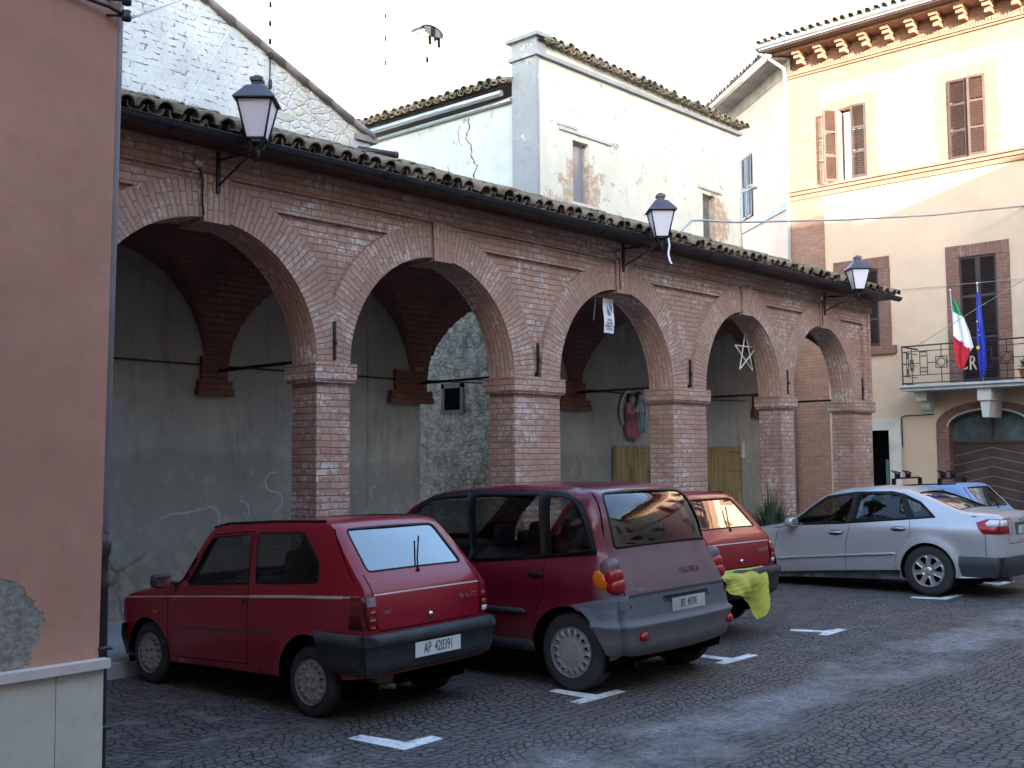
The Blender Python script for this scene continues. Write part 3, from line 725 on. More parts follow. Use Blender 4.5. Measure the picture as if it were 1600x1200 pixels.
# ------------------------------------------------------------------ things in the arcade
def reed(x0, x1, z1, label):
    mb = MB(); x = x0; rng = random.Random(int(x0*10))
    while x < x1:
        r = rng.uniform(.006, .01); dz = rng.uniform(-.03, .02)
        mb.tube([(x, YW-.05+rng.uniform(-.005, .005), .14), (x+rng.uniform(-.004, .004), YW-.05, z1+dz)], r, 5, caps=False); x += r*1.9
    for z in (.5, .9, 1.3, 1.7, 2.1):
        if z < z1: mb.tube([(x0, YW-.062, z), (x1, YW-.062, z)], .004, 4)
    mb.tube([(x1, YW-.05, .14), (x1, YW-.05, z1+.02)], .022, 8)
    g = one('reed_screen', mb, M_REED, label, 'reed screen', ((x0+x1)/2, YW-.05, .13), 'reed screens along the back wall of the arcade')
g = G('dry_reed', (.3, .2, .07), .85, spec=.2); o_ = g.pos()
g.set('Base Color', g.mix(g.ramp(g.noise(g.scalev(o_, (14, 14, .8)), 1, 4), .3, .7), g.mix(g.ramp(g.noise(o_, 1.1, 3), .4, .6), (.15, .09, .035), (.23, .165, .07)), (.34, .26, .12))); M_REED = g.m
reed(15.98, 17.35, 2.22, 'brown reed screen leaning on the wall behind the third arch')
reed(18.3, 20.42, 2.20, 'yellowish reed screen behind the fourth arch with a pale edge batten')
# plant
def plant(cx, cy, z0, label):
    t = thing('potted_plant', label, 'plant', (cx, cy, z0)); rng = random.Random(4)
    mb = MB(); mb.lathe([(0, z0), (.13, z0), (.18, z0+.28), (.20, z0+.28), (.20, z0+.32), (.16, z0+.32), (.15, z0+.27), (0, z0+.26)], (cx, cy, 0), 'z', 18); mb.obj('pot', M_TERRA, t)
    lf = MB()
    for i in range(330):
        a = rng.uniform(0, 2*pi); lean = rng.uniform(.1, .95); h = rng.uniform(.5, 1.38); L = h
        p0 = Vector((cx+rng.uniform(-.1, .1), cy+rng.uniform(-.1, .1), z0+.27)); d = Vector((cos(a), sin(a), 0)); w = rng.uniform(.014, .032); pr = []
        sd = Vector((-sin(a), cos(a), 0))
        for k in range(6):
            t_ = k/5; p = p0+d*(L*lean*.55*t_**1.6)+Vector((0, 0, L*(t_-.45*lean*t_**2.4))); ww = w*(1-t_)**.6+.001
            pr.append([p-sd*ww, p+Vector((0, 0, -.004)), p+sd*ww])
        lf.grid(pr)
    lf.obj('foliage', M_LEAFD, t, fix=False)
plant(16.72, 9.48, .0, 'bushy green potted plant on the kerb in front of the fourth arch')
# ceramic relief
def relief():
    t = thing('wall_relief', 'coloured ceramic relief of a rose-robed and a blue-robed figure, seen through the third arch', 'relief', (16.6, YW, 2.6))
    cx, cz, y = 16.62, 2.86, YW-.02; mb = MB()
    P = [(cx+.40*cos(a)*(1 if sin(a) > -.2 else 1+.45*(sin(a)+.2)), cz+.42*sin(a) if sin(a) > 0 else cz+.46*sin(a)) for a in [2*pi*i/28 for i in range(28)]]
    mb.prism(P, lambda u, v, d: (u, d, v), YW-.03, YW-.001); mb.obj('backing_plate', plain('relief_backing', (.28, .25, .24), .6), t)
    mb = MB(); q = [(cx+.41*cos(a), YW-.05, cz+.43*sin(a)) for a in [R(-35+i*10) for i in range(26)]]; mb.tube(q, [.022+.006*sin(i*2.3) for i in range(26)], 8); mb.obj('garland', plain('glazed_white', (.55, .54, .44), .35), t)
    mb = MB()
    mb.sbox((cx-.15, y-.05, cz-.02), (.27, .13, .40), .8, 8); mb.sbox((cx-.13, y-.05, cz-.30), (.30, .14, .42), .75, 8); mb.sbox((cx-.02, y-.06, cz-.42), (.26, .12, .22), .8, 8)
    for i in range(5): mb.tube([(cx-.24+i*.055, y-.11, cz-.05), (cx-.22+i*.06, y-.125, cz-.28), (cx-.2+i*.07, y-.11, cz-.48)], .014, 6)
    mb.obj('rose_robe', plain('glazed_rose', (.42, .13, .15), .35, var=.2), t)
    mb = MB(); mb.sbox((cx+.16, y-.05, cz+.06), (.25, .13, .32), .8, 8); mb.sbox((cx+.17, y-.05, cz-.18), (.22, .13, .46), .75, 8)
    for i in range(4): mb.tube([(cx+.09+i*.055, y-.11, cz), (cx+.10+i*.05, y-.12, cz-.2), (cx+.11+i*.04, y-.1, cz-.38)], .012, 6)
    mb.obj('blue_robe', plain('glazed_blue', (.20, .32, .38), .35, var=.2), t)
    mb = MB(); mb.sbox((cx-.12, y-.07, cz+.22), (.12, .12, .15), 1, 8); mb.sbox((cx+.14, y-.07, cz+.28), (.12, .12, .15), 1, 8); mb.sbox((cx+.0, y-.09, cz+.04), (.10, .10, .12), 1, 8); mb.tube([(cx-.16, y-.12, cz+.05), (cx-.03, y-.13, cz+.0)], .025, 6)
    mb.obj('faces', plain('glazed_skin', (.45, .33, .26), .4), t)
    mb = MB(); mb.sbox((cx+.14, y-.055, cz+.31), (.15, .13, .15), 1, 8); mb.sbox((cx-.13, y-.05, cz+.25), (.15, .12, .17), 1, 8); mb.obj('hair', plain('glazed_brown', (.07, .05, .04), .4), t)
relief()
# fuse box
mb = MB(); mb.box((20.38, YW-.10, 1.98), (20.50, YW-.001, 2.30)); mb.tube([(20.32, YW-.08, 2.34), (20.36, YW-.08, 2.44), (20.44, YW-.08, 2.42)], .02, 6); mb.tube([(20.4, YW-.03, 1.98), (20.2, YW-.02, 1.7), (19.8, YW-.02, 1.55)], .008, 5)
one('wall_fitting', mb, M_STONE, 'small pale wall box with a curled fitting above the plant in the fourth arch', 'wall box', (20.44, YW, 2.0))
# hanging banner in the third arch
def banner():
    t = thing('hanging_banner', 'narrow white banner with a blue shield and dark lettering, hung in the third arch', 'banner', (13.1, 10.1, 4.42))
    mb = MB(); P = []
    for i in range(9):
        z = 4.41-.52*i/8; dy = .01*sin(i*.9); P.append([(12.975+.003*i, 10.1+dy, z), (13.10, 10.095+dy, z), (13.235, 10.1+dy, z)])
    mb.grid(P); mb.grid([[(p[0], p[1]+.004, p[2]) for p in r] for r in P]); mb.obj('panel', M_WHT, t)
    m = MB(); poly = [(-.055, .07), (0, .085), (.055, .07), (.055, -.03), (.03, -.075), (0, -.09), (-.03, -.075), (-.055, -.03)]
    m.prism(poly, lambda u, v, d: (13.11+u, d, 4.235+v), 10.078, 10.083); m.obj('shield', plain('shield_blue', (.12, .18, .40), .6), t)
    m = MB(); m.face([(13.06, 10.076, 4.29), (13.08, 10.076, 4.30), (13.155, 10.076, 4.18), (13.14, 10.076, 4.165)]); m.obj('shield_bend', M_WHT, t)
    m = MB()
    for i, s_ in enumerate(('Area', 'mercati', 'SMARTI O', 'SOSTA')):
        m.add(textmb(s_, .058 if i else .07, Matrix.Translation((13.11, 10.08, 4.09-.048*i)) @ Matrix.Rotation(pi/2, 4, 'X'), .82))
    m.obj('lettering', plain('banner_ink', (.03, .04, .09), .6), t)
    m = MB(); m.tube([(12.97, 10.1, 4.415), (13.24, 10.1, 4.415)], .008, 6); m.tube([(13.0, 10.1, 4.41), (13.05, 10.1, 4.52)], .004, 5); m.tube([(13.2, 10.1, 4.41), (13.15, 10.1, 4.52)], .004, 5)
    m.tube([(12.93, 10.2, 4.47), (13.0, 10.3, 4.1)], .012, 6); m.obj('rod', M_ZINC, t)
banner()
# star
def star():
    mb = MB(); c = Vector((17.42, 10.3, 3.88)); rr = .385
    pts = [c+Vector((rr*sin(2*pi*k*2/5), 0, rr*cos(2*pi*k*2/5))) for k in range(5)]
    for k in range(5):
        a, b = pts[k], pts[(k+1) % 5]; mb.tube([a, b], .012, 6)
        for j in range(10): mb.sbox(a.lerp(b, (j+.5)/10), (.03, .03, .03), 1, 4)
    mb2 = MB(); mb2.tube([c+Vector((.3, 0, .12)), (18.0, 10.3, 4.02)], .005, 5); mb2.tube([c+Vector((0, 0, rr)), (17.0, 10.32, 4.5)], .003, 4)
    t = thing('festive_star', 'white five-pointed star of lights hanging in the fourth arch', 'star', tuple(c)); mb.obj('star_frame', plain('star_white', (.7, .68, .66), .5), t); mb2.obj('wire', M_CABLEW, t)
star()
# lanterns
def lantern():
    x, z = 6.17, 5.25; yl = 9.14
    t = thing('wall_lantern', 'old four-sided street lantern with milky panes on an iron bracket over the first arch', 'wall lantern', (x, YF-.05, 4.85), 0, 'street lanterns along the arcade eaves')
    mb = MB(); mb.box((x-.02, YF-.075, 4.78), (x+.02, YF-.052, 5.22)); mb.tube([(x, YF-.06, 5.13), (x, yl, 5.10)], .016, 8); mb.tube([(x, YF-.07, 4.86), (x, yl+.12, 5.08)], .012, 8)
    mb.tube([(x, yl, 4.99), (x, yl, 5.17)], .028, 8)
    for s_ in (-1, 1):
        mb.tube([(x, yl, 5.10), (x+s_*.07, yl, 5.12), (x+s_*.09, yl, 5.20)], .012, 6); mb.tube([(x, yl, 5.10), (x, yl+s_*.07, 5.12), (x, yl+s_*.09, 5.20)], .012, 6)
    mb.obj('bracket', M_IRON, t)
    zb, zt, a, b = 5.20, 5.58, .092, .172
    RT = Matrix.Rotation(R(-45), 3, 'Z')
    def rot(m):
        c0 = Vector((x, yl, 0)); m.v = [tuple(RT @ (Vector(p)-c0)+c0) for p in m.v]; return m
    def sq(h, z): return [Vector((x-h, yl-h, z)), Vector((x+h, yl-h, z)), Vector((x+h, yl+h, z)), Vector((x-h, yl+h, z))]
    fr = MB(); B, T = sq(a, zb), sq(b, zt)
    for i in range(4):
        fr.tube([B[i], T[i]], .011, 6); fr.tube([B[i], B[(i+1) % 4]], .012, 6); fr.tube([T[i], T[(i+1) % 4]], .013, 6)
    E_ = sq(b+.035, zt+.012); K = sq(.095, zt+.155); K2 = sq(.06, zt+.17)
    top = MB()
    for i in range(4):
        j = (i+1) % 4; top.face([E_[i], E_[j], K[j], K[i]]); top.face([K[i], K[j], K2[j], K2[i]])
    top.face(sq(b+.035, zt)); [top.face([sq(b+.035, zt)[i], sq(b+.035, zt)[(i+1) % 4], E_[(i+1) % 4], E_[i]]) for i in range(4)]
    top.box((x-.05, yl-.05, zt+.16), (x+.05, yl+.05, zt+.22)); top.box((x-.065, yl-.065, zt+.215), (x+.065, yl+.065, zt+.25)); top.lathe([(.05, zt+.25), (.04, zt+.275), (0, zt+.28)], (x, yl, 0), 'z', 8)
    o = rot(top).obj('lantern_roof', plain('lantern_rusty_metal', (.10, .09, .12), .45, .4, var=.3, dirt=(.14, .08, .06)), t); rot(fr).obj('lantern_frame', M_IRON, t)
    gl = MB(); ins = .006; B, T = sq(a-ins, zb+.01), sq(b-ins, zt-.008)
    for i in range(4): gl.face([B[i], B[(i+1) % 4], T[(i+1) % 4], T[i]])
    gl.face(B); rot(gl).obj('lamp_glass', M_MILK, t)
    return t
LT = lantern()
dup(LT, (13.15, YF-.05, 4.87), 0, 'old street lantern over the third arch, with a pale ribbon hanging beside it')
dup(LT, (19.62, YF-.05, 4.80), 0, 'old street lantern over the fifth arch, at the far end of the arcade roof')
mb = MB(); q = [(13.30, 9.12, 5.22), (13.31, 9.11, 5.12), (13.29, 9.12, 5.0), (13.31, 9.11, 4.9), (13.34, 9.10, 4.85)]
mb.grid([[(p[0]-.018, p[1], p[2]) for p in q], [(p[0]+.018, p[1]-.01, p[2]) for p in q]]); mb.tube([(13.27, 9.12, 5.22), (13.33, 9.12, 5.23)], .01, 5)
one('white_ribbon', mb, M_WHT, 'pale plastic ribbon dangling from the lantern over the third arch', 'ribbon', (13.3, 9.1, 5.22))
# ------------------------------------------------------------------ pink building at the left
t = thing('pink_house', 'pink plastered house corner at the left edge, cream stone base, patch of fallen plaster', 'house', (2.5, 5.0, 0))
mb = MB(); mb.box((-9, 5.0, .95), (2.515, 9.6, 9.5)); mb.v = [(p[0]+(.0145*(p[2]-.95) if p[0] > 0 else 0), p[1], p[2]) for p in mb.v]; mb.obj('wall', M_PINKW, t)
mb = MB(); x = -9.0
for xx in (-6.2, -4.0, -1.7, .55, 2.30, 2.528):
    mb.box((x, 4.965, 0), (xx-.004, 9.6, 1.035)); x = xx
b = mb.obj('stone_base', M_TRAV, t)
mb = MB(); mb.box((-9, 4.935, 1.036), (2.545, 9.6, 1.078)); mb.obj('ledge', plain('ledge_marble', (.50, .45, .43), .6, var=.1), t)
mb = MB(); mb.tube([(2.655, 5.03, 9.4), (2.605, 5.03, 6), (2.542, 5.03, 1.60)], .024, 12); mb.obj('downpipe', M_PIPE, t)
mb = MB(); mb.lathe([(.026, 0), (.026, 1.40), (.036, 1.42), (.026, 1.44), (.026, 1.55), (.036, 1.57), (.040, 1.66), (.03, 1.66)], (2.546, 5.03, 0), 'z', 14); [mb.sbox((2.546, 5.0, z), (.07, .05, .02), .5, 6) for z in (1.12, .75)]
mb.obj('cast_iron_pipe', M_DARKMET, t)
mb = MB()
for z in (4.27, 4.19): mb.tube([(2.50, 5.0, z), (2.56, 4.95, z)], .007, 5); mb.lathe([(0, -.03), (.022, -.022), (.026, 0), (.018, .012), (.024, .025), (0, .035)], (2.575, 4.94, z), 'z', 10)
mb.tube([(-9, 4.985, 4.23), (1.9, 4.98, 4.25), (2.35, 4.975, 4.235), (2.5, 4.96, 4.22), (2.56, 4.94, 4.19)], .010, 6)
mb.obj('insulator', M_DARKMET, t)
# ------------------------------------------------------------------ gable house behind the arcade
t = thing('gable_house', 'whitewashed rough brick gable with a stone corner rising behind the left of the arcade', 'house', (7, 12.3, 0))
def gz(x): return 6.76+(10.24-x)*.444 if x > 3.6 else 6.76+(10.24-3.6)*.444-(3.6-x)*.444
mb = MB(); n = 34
for i in range(n):
    u, v = -3+13.22*i/n, -3+13.22*(i+1)/n; mb.face([(u, YW-.02, 5.6), (v, YW-.02, 5.6), (v, YW-.02, gz(v)), (u, YW-.02, gz(u))])
mb.face([(10.22, YW-.02, 0), (10.22, 22, 0), (10.22, 22, 6.7), (10.22, YW-.02, 6.7)]); mb.obj('wall', M_WHBR, t)
mb = MB(); mb.face([(10.3, YW-.05, 6.72), (10.3, 22, 6.72), (3.6, 22, gz(3.6)), (3.6, YW-.05, gz(3.6))]); mb.face([(3.6, YW-.05, gz(3.6)), (3.6, 22, gz(3.6)), (-3, 22, gz(-3)), (-3, YW-.05, gz(-3))]); mb.obj('roof', M_TILE, t)
mb = MB(); x = 10.28; rng = random.Random(5)
while x > 3.9:
    L = .46; mb.tube([(x, YW-.05, gz(x)+.0+rng.uniform(-.005, .01)), (x-L, YW-.05, gz(x-L)+.03)], [.062, .048], 10); x -= .40
mb.box((9.95, YW-.09, 6.66), (10.34, YW+.2, 6.75)); mb.obj('verge_tiles', M_TILEG, t)
mb = MB(); mb.box((9.86, YW-.04, 6.38), (10.235, YW+.3, 6.66)); mb.obj('corner_block', M_STONEG, t)
mb = MB(); mb.tube([(10.0, YW-.05, 6.52), (10.5, YW-.25, 6.50)], .05, 12); mb.lathe([(0, .0), (.05, 0), (.06, .03), (.06, .06)], (10.5, YW-.25, 6.5), 'x', 12); mb.obj('floodlight', M_DARKMET, t)
mb = MB(); mb.tube([(8.46, YW-.06, 6.3), (8.46, YW-.06, 7.05), (8.47, YW-.05, 7.62)], .010, 5); mb.sbox((8.46, YW-.07, 7.1), (.05, .05, .14), .6, 6); mb.sbox((8.46, YW-.07, 7.52), (.045, .05, .16), .6, 6); mb.obj('cable_drop', M_DARKMET, t)
# ------------------------------------------------------------------ old tower house with low wing
t = thing('old_tower_house', 'crumbling cream plaster house with grey buttress and narrow windows, behind the middle of the arcade', 'house', (14.05, 12.3, 0))
fm = lambda u, v: Vector((u, YW, v))
win = [(14.98, 6.60, 15.44, 7.73), (19.22, 6.48, 19.68, 7.49)]
mb = MB(); outer = dens([(14.05, 6.0), (20.72, 6.0), (20.72, 9.0), (14.05, 9.0)], .6)
holes = [[(a, b), (c, b), (c, d), (a, d)] for a, b, c, d in win]
sheet(mb, fm, outer, holes, res=.6, smooth=False)
for a, b, c, d in win: mb.face([(a, YW, b), (a, YW+.2, b), (a, YW+.2, d), (a, YW, d)]); mb.face([(c, YW, b), (c, YW+.2, b), (c, YW+.2, d), (c, YW, d)]); mb.face([(a, YW, d), (c, YW, d), (c, YW+.2, d), (a, YW+.2, d)]); mb.face([(a, YW, b), (c, YW, b), (c, YW+.2, b), (a, YW+.2, b)])
mb.box((20.719, YW, 0), (20.72, 18, 9.0)); mb.box((14.06, YW+.01, 9.0), (20.71, YW+.5, 9.28))
mb.obj('wall', M_TOWER, t)
mb = MB(); mb.box((13.985, YW-.012, 6.0), (14.07, YW+.56, 9.02), skip=('b',)); mb.obj('buttress', M_GREYR, t)
mb = MB(); mb.box((13.94, YW-.07, 9.02), (20.76, YW+.62, 9.09)); mb.box((13.99, YW-.02, 9.09), (14.25, YW+.58, 9.36)); mb.box((13.92, YW-.10, 9.36), (14.45, YW+.66, 9.43)); mb.obj('cornice', M_GREYR, t)
mb = MB(); mb.face([(14.0, YW-.10, 9.30), (20.8, YW-.10, 9.24), (20.8, YW+4, 8.6), (14.0, YW+.6, 9.2)]); mb.obj('roof_deck', M_WOODD, t)
mb = MB(); tiles(mb, (14.25, YW-.15, 9.27), (1, 0, -.018), Vector((0, 1, -.02)).normalized(), 31, 2, seed=9, jit=1.4); mb.obj('roof_tiles', M_TILE2, t, fix=False)
for nm, q0, q1 in (('lintel', (14.6, YW-.035, 7.84), (16.1, YW+.01, 7.90)), ('relieving_brick', (14.55, YW-.03, 7.92), (15.1, YW, 7.97)), ('lintel', (19.05, YW-.03, 7.58), (19.95, YW+.01, 7.64)), ('sill', (14.9, YW-.04, 6.52), (15.6, YW+.05, 6.59))): mb = MB(); mb.box(q0, q1); mb.obj(nm, M_STONE, t)
for (a, b, c, d), m in zip(win, (M_PANEG, M_SHUTL)):
    w = MB(); fr = MB()
    for q in ((a, b, a+.05, d), (c-.05, b, c, d), (a, d-.05, c, d), (a, b, c, b+.05)): fr.box((q[0], YW+.10, q[1]), (q[2], YW+.15, q[3]))
    if m is M_SHUTL:
        for i in range(26): z = b+.04+i*(d-b-.08)/26; w.cbox(((a+c)/2, YW+.12, z), (c-a-.1, .035, .012), Matrix.Rotation(R(-35), 3, 'X'))
        w2 = MB(); w2.box((a, YW+.16, b), (c, YW+.17, d)); o = fr.obj('shutter', M_WOODSH, t); w.obj('slats', M_WOODSH, o); w2.obj('dark_backing', M_BLACK, o)
    else: w.box((a+.05, YW+.12, b+.05), (c-.05, YW+.125, d-.05)); o = fr.obj('window', M_WOODSH, t); w.obj('pane', m, o)
mb = MB(); mb.tube([(20.70, YW-.05, 7.75), (20.78, YW-.25, 7.83)], .03, 8); mb.sbox((20.80, YW-.30, 7.86), (.14, .16, .12), .6, 8); mb.tube([(20.70, YW-.03, 6.4), (20.70, YW-.03, 7.75)], .015, 6); mb.obj('floodlight', M_STONEG, t)
# wing wall facing the alley
mb = MB(); mb.box((14.05, YW+.5, 0), (14.3, 17.4, 8.44), skip=('b',)); mb.obj('rear_wing_wall', M_WING, t)
mb = MB(); mb.box((13.96, YW+.02, .1), (14.052, 17.0, 5.6)); ww = mb.obj('rubble_wall', M_RUB, t)
mb = MB(); mb.box((13.93, 14.08, 2.9), (13.965, 14.16, 3.38)); mb.box((13.93, 14.58, 2.9), (13.965, 14.66, 3.38)); mb.box((13.93, 14.08, 3.30), (13.965, 14.66, 3.39)); mb.box((13.92, 14.06, 2.84), (13.965, 14.68, 2.90)); o = mb.obj('window', plain('dark_stone_frame', (.10, .10, .095), .95, spec=.1), t)
mb = MB(); mb.box((13.95, 14.16, 2.9), (13.958, 14.58, 3.30)); mb.obj('opening', M_BLACK, o)
mb = MB(); mb.face([(13.85, YW+.6, 8.60), (13.85, 17.5, 8.66), (18.5, 17.5, 8.3), (18.5, YW+.6, 8.3)]); mb.obj('wing_roof_deck', M_WOODD, t)
mb = MB(); tiles(mb, (13.80, YW+.62, 8.64), (0, 1, .015), Vector((1, 0, .16)).normalized(), 23, 3, seed=21, jit=1.5); mb.obj('wing_roof_tiles', M_TILE2, t, fix=False)
mb = MB(); mb.tube([(13.86, YW+.7, 8.48), (13.86, 17.5, 8.56)], .055, 10); mb.tube([(14.0, YW+.6, 8.36), (14.0, 17.4, 8.42)], .04, 8); mb.obj('gutter', M_ZINC, t)
def crack(pts, w=.02):
    m = MB(); rng = random.Random(1); L = []; 
    q = [pts[0]]
    for a, b in zip(pts, pts[1:]):
        for k in range(1, 6): q.append((a[0]+(b[0]-a[0])*k/5+rng.uniform(-.025, .025), a[1]+(b[1]-a[1])*k/5))
    G_ = [[(14.044, y-w*rng.uniform(.2, .8), z), (14.044, y+w*rng.uniform(.2, .8), z)] for y, z in q]; m.grid(G_, smooth=False); m.obj('crack', M_BLACK, t, fix=False)
crack([(14.02, 8.3), (13.98, 8.1), (14.1, 7.95), (13.95, 7.75), (13.92, 7.5), (13.8, 7.35), (13.9, 7.2), (13.86, 6.95)]); crack([(14.25, 8.2), (14.28, 7.95), (14.2, 7.8)], .012); crack([(14.6, 7.5), (14.45, 7.3), (14.5, 7.1)], .012)
# ------------------------------------------------------------------ far bell tower and chimney (sunlit)
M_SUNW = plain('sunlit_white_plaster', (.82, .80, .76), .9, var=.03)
t = thing('bell_tower', 'tall pale tower with small dark putlog holes, far behind the gable', 'tower', (28, 36, 0))
mb = MB(); mb.box((24.3, 36, 0), (31.6, 43, 30)); mb.obj('shaft', M_SUNW, t)
for x, zs in ((24.88, (17.95, 18.74, 19.48, 20.26)), (30.93, (19.48, 20.58, 21.61))):
    for z in zs: mb = MB(); mb.box((x-.07, 35.98, z-.13), (x+.07, 36.01, z+.12)); mb.obj('putlog_hole', plain('hole_shadow', (.02, .024, .022), .9, spec=.05) if x > 30 else M_BLACK, t)
t = thing('chimney', 'pale chimney with a curved tile cap above the low wing roof', 'chimney', (24.1, 26, 8))
mb = MB(); mb.box((23.95, 26, 6), (24.75, 26.4, 15.75)); mb.obj('stack', M_SUNW, t)
for x0, x1, m_ in ((23.95, 24.03, M_SUNW), (24.30, 24.35, M_BLACK), (24.70, 24.75, M_BLACK)):
    mb = MB(); mb.box((x0, 26.0, 15.75), (x1, 26.1, 16.2)); mb.obj('cap_pillar', m_, t)
mb = MB(); mb.box((24.0, 26.3, 15.7), (24.7, 26.4, 16.2)); mb.obj('cap_back', M_SUNW, t)
mb = MB(); P = []
for i in range(13):
    a = pi*i/12; P.append([(24.35-.52*cos(a), 25.95, 16.18+.24*sin(a)), (24.35-.52*cos(a), 26.45, 16.18+.24*sin(a))])
mb.grid(P); mb.grid([[(p[0], p[1], p[2]-.04) for p in r] for r in P]); mb.face([(24.0, 25.97, 16.15), (24.28, 25.97, 16.02), (24.28, 25.97, 16.38), (24.0, 25.97, 16.33)]); mb.face([(24.5, 25.97, 16.08), (24.72, 25.97, 16.1), (24.72, 25.97, 16.3), (24.5, 25.97, 16.38)]); mb.obj('cap', plain('cap_underside_shade', (.030, .034, .045), .9, spec=.1), t)  # shade of the underside painted in as the cap's dark colour
mb = MB(); mb.box((24.08, 25.98, 15.1), (24.2, 26.01, 15.30)); mb.obj('putlog_hole', M_BLACK, t)
# ------------------------------------------------------------------ peach palazzo on the right
XB = 26.0; YC = 13.95
t = thing('palazzo', 'peach plastered house with brown shutters, bracketed brick cornice and balcony, on the right', 'house', (26, 9, 0))
fw = lambda u, v: Vector((XB, u, v))
ops = dict(a=(11.77, 9.0, 12.52, 10.90), b=(8.84, 9.0, 9.70, 10.93), c=(11.58, 4.70, 12.46, 6.65), d=(8.74, 3.70, 9.60, 6.66), e=(11.42, 0.0, 12.30, 2.62))
for k, dy in (('f', -2.9), ('g', -5.8), ('h', -8.7)): a_, b_, c_, d_ = ops['b']; ops[k] = (a_+dy, b_, c_+dy, d_)
for k, dy in (('i', -2.9), ('j', -5.8), ('k', -8.7)): a_, b_, c_, d_ = ops['c']; ops[k] = (a_+dy*1.95+.0, b_, c_+dy*1.95, d_)
gc, gh = 9.06, .90
gpoly = [(gc-gh, 0.0), (gc+gh, 0.0), (gc+gh, 2.66)]+[(gc+gh*cos(pi*i/14), 2.66+.36*sin(pi*i/14)) for i in range(1, 14)]+[(gc-gh, 2.66)]
holes = [[(a, b), (c, b), (c, d), (a, d)] for a, b, c, d in ops.values()]+[gpoly]
mb = MB(); sheet(mb, fw, dens([(-10, -.02), (YC, -.02), (YC, 12.6), (-10, 12.6)], 2), holes, res=1.5, smooth=False)
for a, b, c, d in ops.values():
    for q in (((a, b), (a, d)), ((c, b), (c, d)), ((a, d), (c, d)), ((a, b), (c, b))):
        (y0, z0), (y1, z1) = q; mb.face([(XB, y0, z0), (XB, y1, z1), (XB+.28, y1, z1), (XB+.28, y0, z0)])
mb.obj('wall', M_PEACH, t)
mb = MB(); mb.face([(XB, YC, 0), (XB+.614*9, YC+.789*9, 0), (XB+.614*9, YC+.789*9, 12.45), (XB, YC, 12.45)]); mb.obj('wing_wall', M_PEACH2, t)
mb = MB(); mb.box((XB-.025, 12.98, 0), (XB, YC+.02, 12.0)); mb.box((XB-.02, -10, 11.60), (XB, 12.979, 12.0)); mb.obj('quoin_strip', M_QUOIN, t)
mb = MB(); mb.box((XB-.10, -10, 8.84), (XB, YC+.03, 8.93)); mb.box((XB-.15, -10, 8.93), (XB, YC+.05, 8.99)); mb.box((XB-.05, -10, 8.72), (XB, YC+.03, 8.84)); mb.obj('string_course', M_QUOIN, t)
mb = MB(); mb.box((XB-.07, -10, 12.0), (XB, YC+.03, 12.045)); mb.box((XB-.10, -10, 12.06), (XB, YC+.04, 12.10))
y = YC
while y > -10: mb.box((XB-.06, y-.06, 12.10), (XB, y-.012, 12.18+(.05 if int(y*5) % 2 else 0))); y -= .072
mb.box((XB-.02, -10, 12.1), (XB, YC, 12.7)); mb.box((XB-.55, -10, 12.56), (XB, YC+.1, 12.62)); mb.obj('cornice', M_QUOIN, t)
y = 13.42
while y > -9.5:
    m = MB(); m.box((XB-.50, y-.10, 12.47), (XB, y+.10, 12.56)); m.box((XB-.42, y-.085, 12.38), (XB, y+.085, 12.468)); m.box((XB-.30, y-.07, 12.26), (XB, y+.07, 12.378)); m.obj('bracket', M_QUOIN, t); y -= .60
mb = MB(); mb.box((XB-.85, -10, 12.62), (XB, YC+.35, 12.67)); mb.face([(XB-.85, -10, 12.68), (XB-.85, YC+.35, 12.68), (XB+7, YC+.35, 15.0), (XB+7, -10, 15.0)]); mb.obj('eaves_board', M_WOODD, t)
mb = MB(); prof = [(.085*cos(pi+pi*i/8), .085*sin(pi+pi*i/8)) for i in range(9)]
mb.grid([[(XB-.93+a, y, 12.76+b) for a, b in prof] for y in (-10, 0, YC+.4)]); mb.tube([(XB-1.015, -10, 12.76), (XB-1.015, YC+.4, 12.76)], .012, 6); mb.tube([(XB-.85, YC+.4, 12.70), (XB-.6, YC+.2, 12.5), (XB-.10, YC+.02, 12.32), (XB-.08, YC-.0, 12.1), (XB-.08, YC-.0, .2)], .05, 10)
mb.obj('gutter', M_ZINC, t)
mb = MB(); tiles(mb, (XB-.95, -2, 12.78), (0, 1, 0), Vector((1, 0, .3)).normalized(), 76, 1, seed=33, chan=False); mb.obj('roof_tiles', M_TILE2, t, fix=False)
dv = Vector((.614, .789, 0)); nv = Vector((-.789, .614, 0)); P0 = Vector((XB, YC, 0))
def wp(s, n_, z): q = P0+dv*s+nv*n_; return (q.x, q.y, z)
mb = MB()
for z0, z1, n_ in ((8.56, 8.78, .04),): mb.face([wp(-.02, n_, z0), wp(9, n_, z0), wp(9, n_, z1), wp(-.02, n_, z1)]); mb.face([wp(0, 0, z1), wp(9, 0, z1), wp(9, n_, z1), wp(0, n_, z1)]); mb.face([wp(0, 0, z0), wp(9, 0, z0), wp(9, n_, z0), wp(0, n_, z0)])
mb.obj('wing_string_course', M_STONEG, t)
mb = MB(); mb.face([wp(-.3, .55, 12.5), wp(9, .55, 12.5), wp(9, -.5, 12.55), wp(-.3, -.5, 12.55)]); mb.face([wp(-.3, .02, 12.15), wp(9, .02, 12.15), wp(9, .02, 12.5), wp(-.3, .02, 12.5)]); mb.obj('wing_eaves', M_WOODSH, t)
mb = MB(); mb.tube([wp(-.3, .62, 12.56), wp(9, .62, 12.56)], .09, 10); mb.obj('wing_gutter', M_ZINC, t)
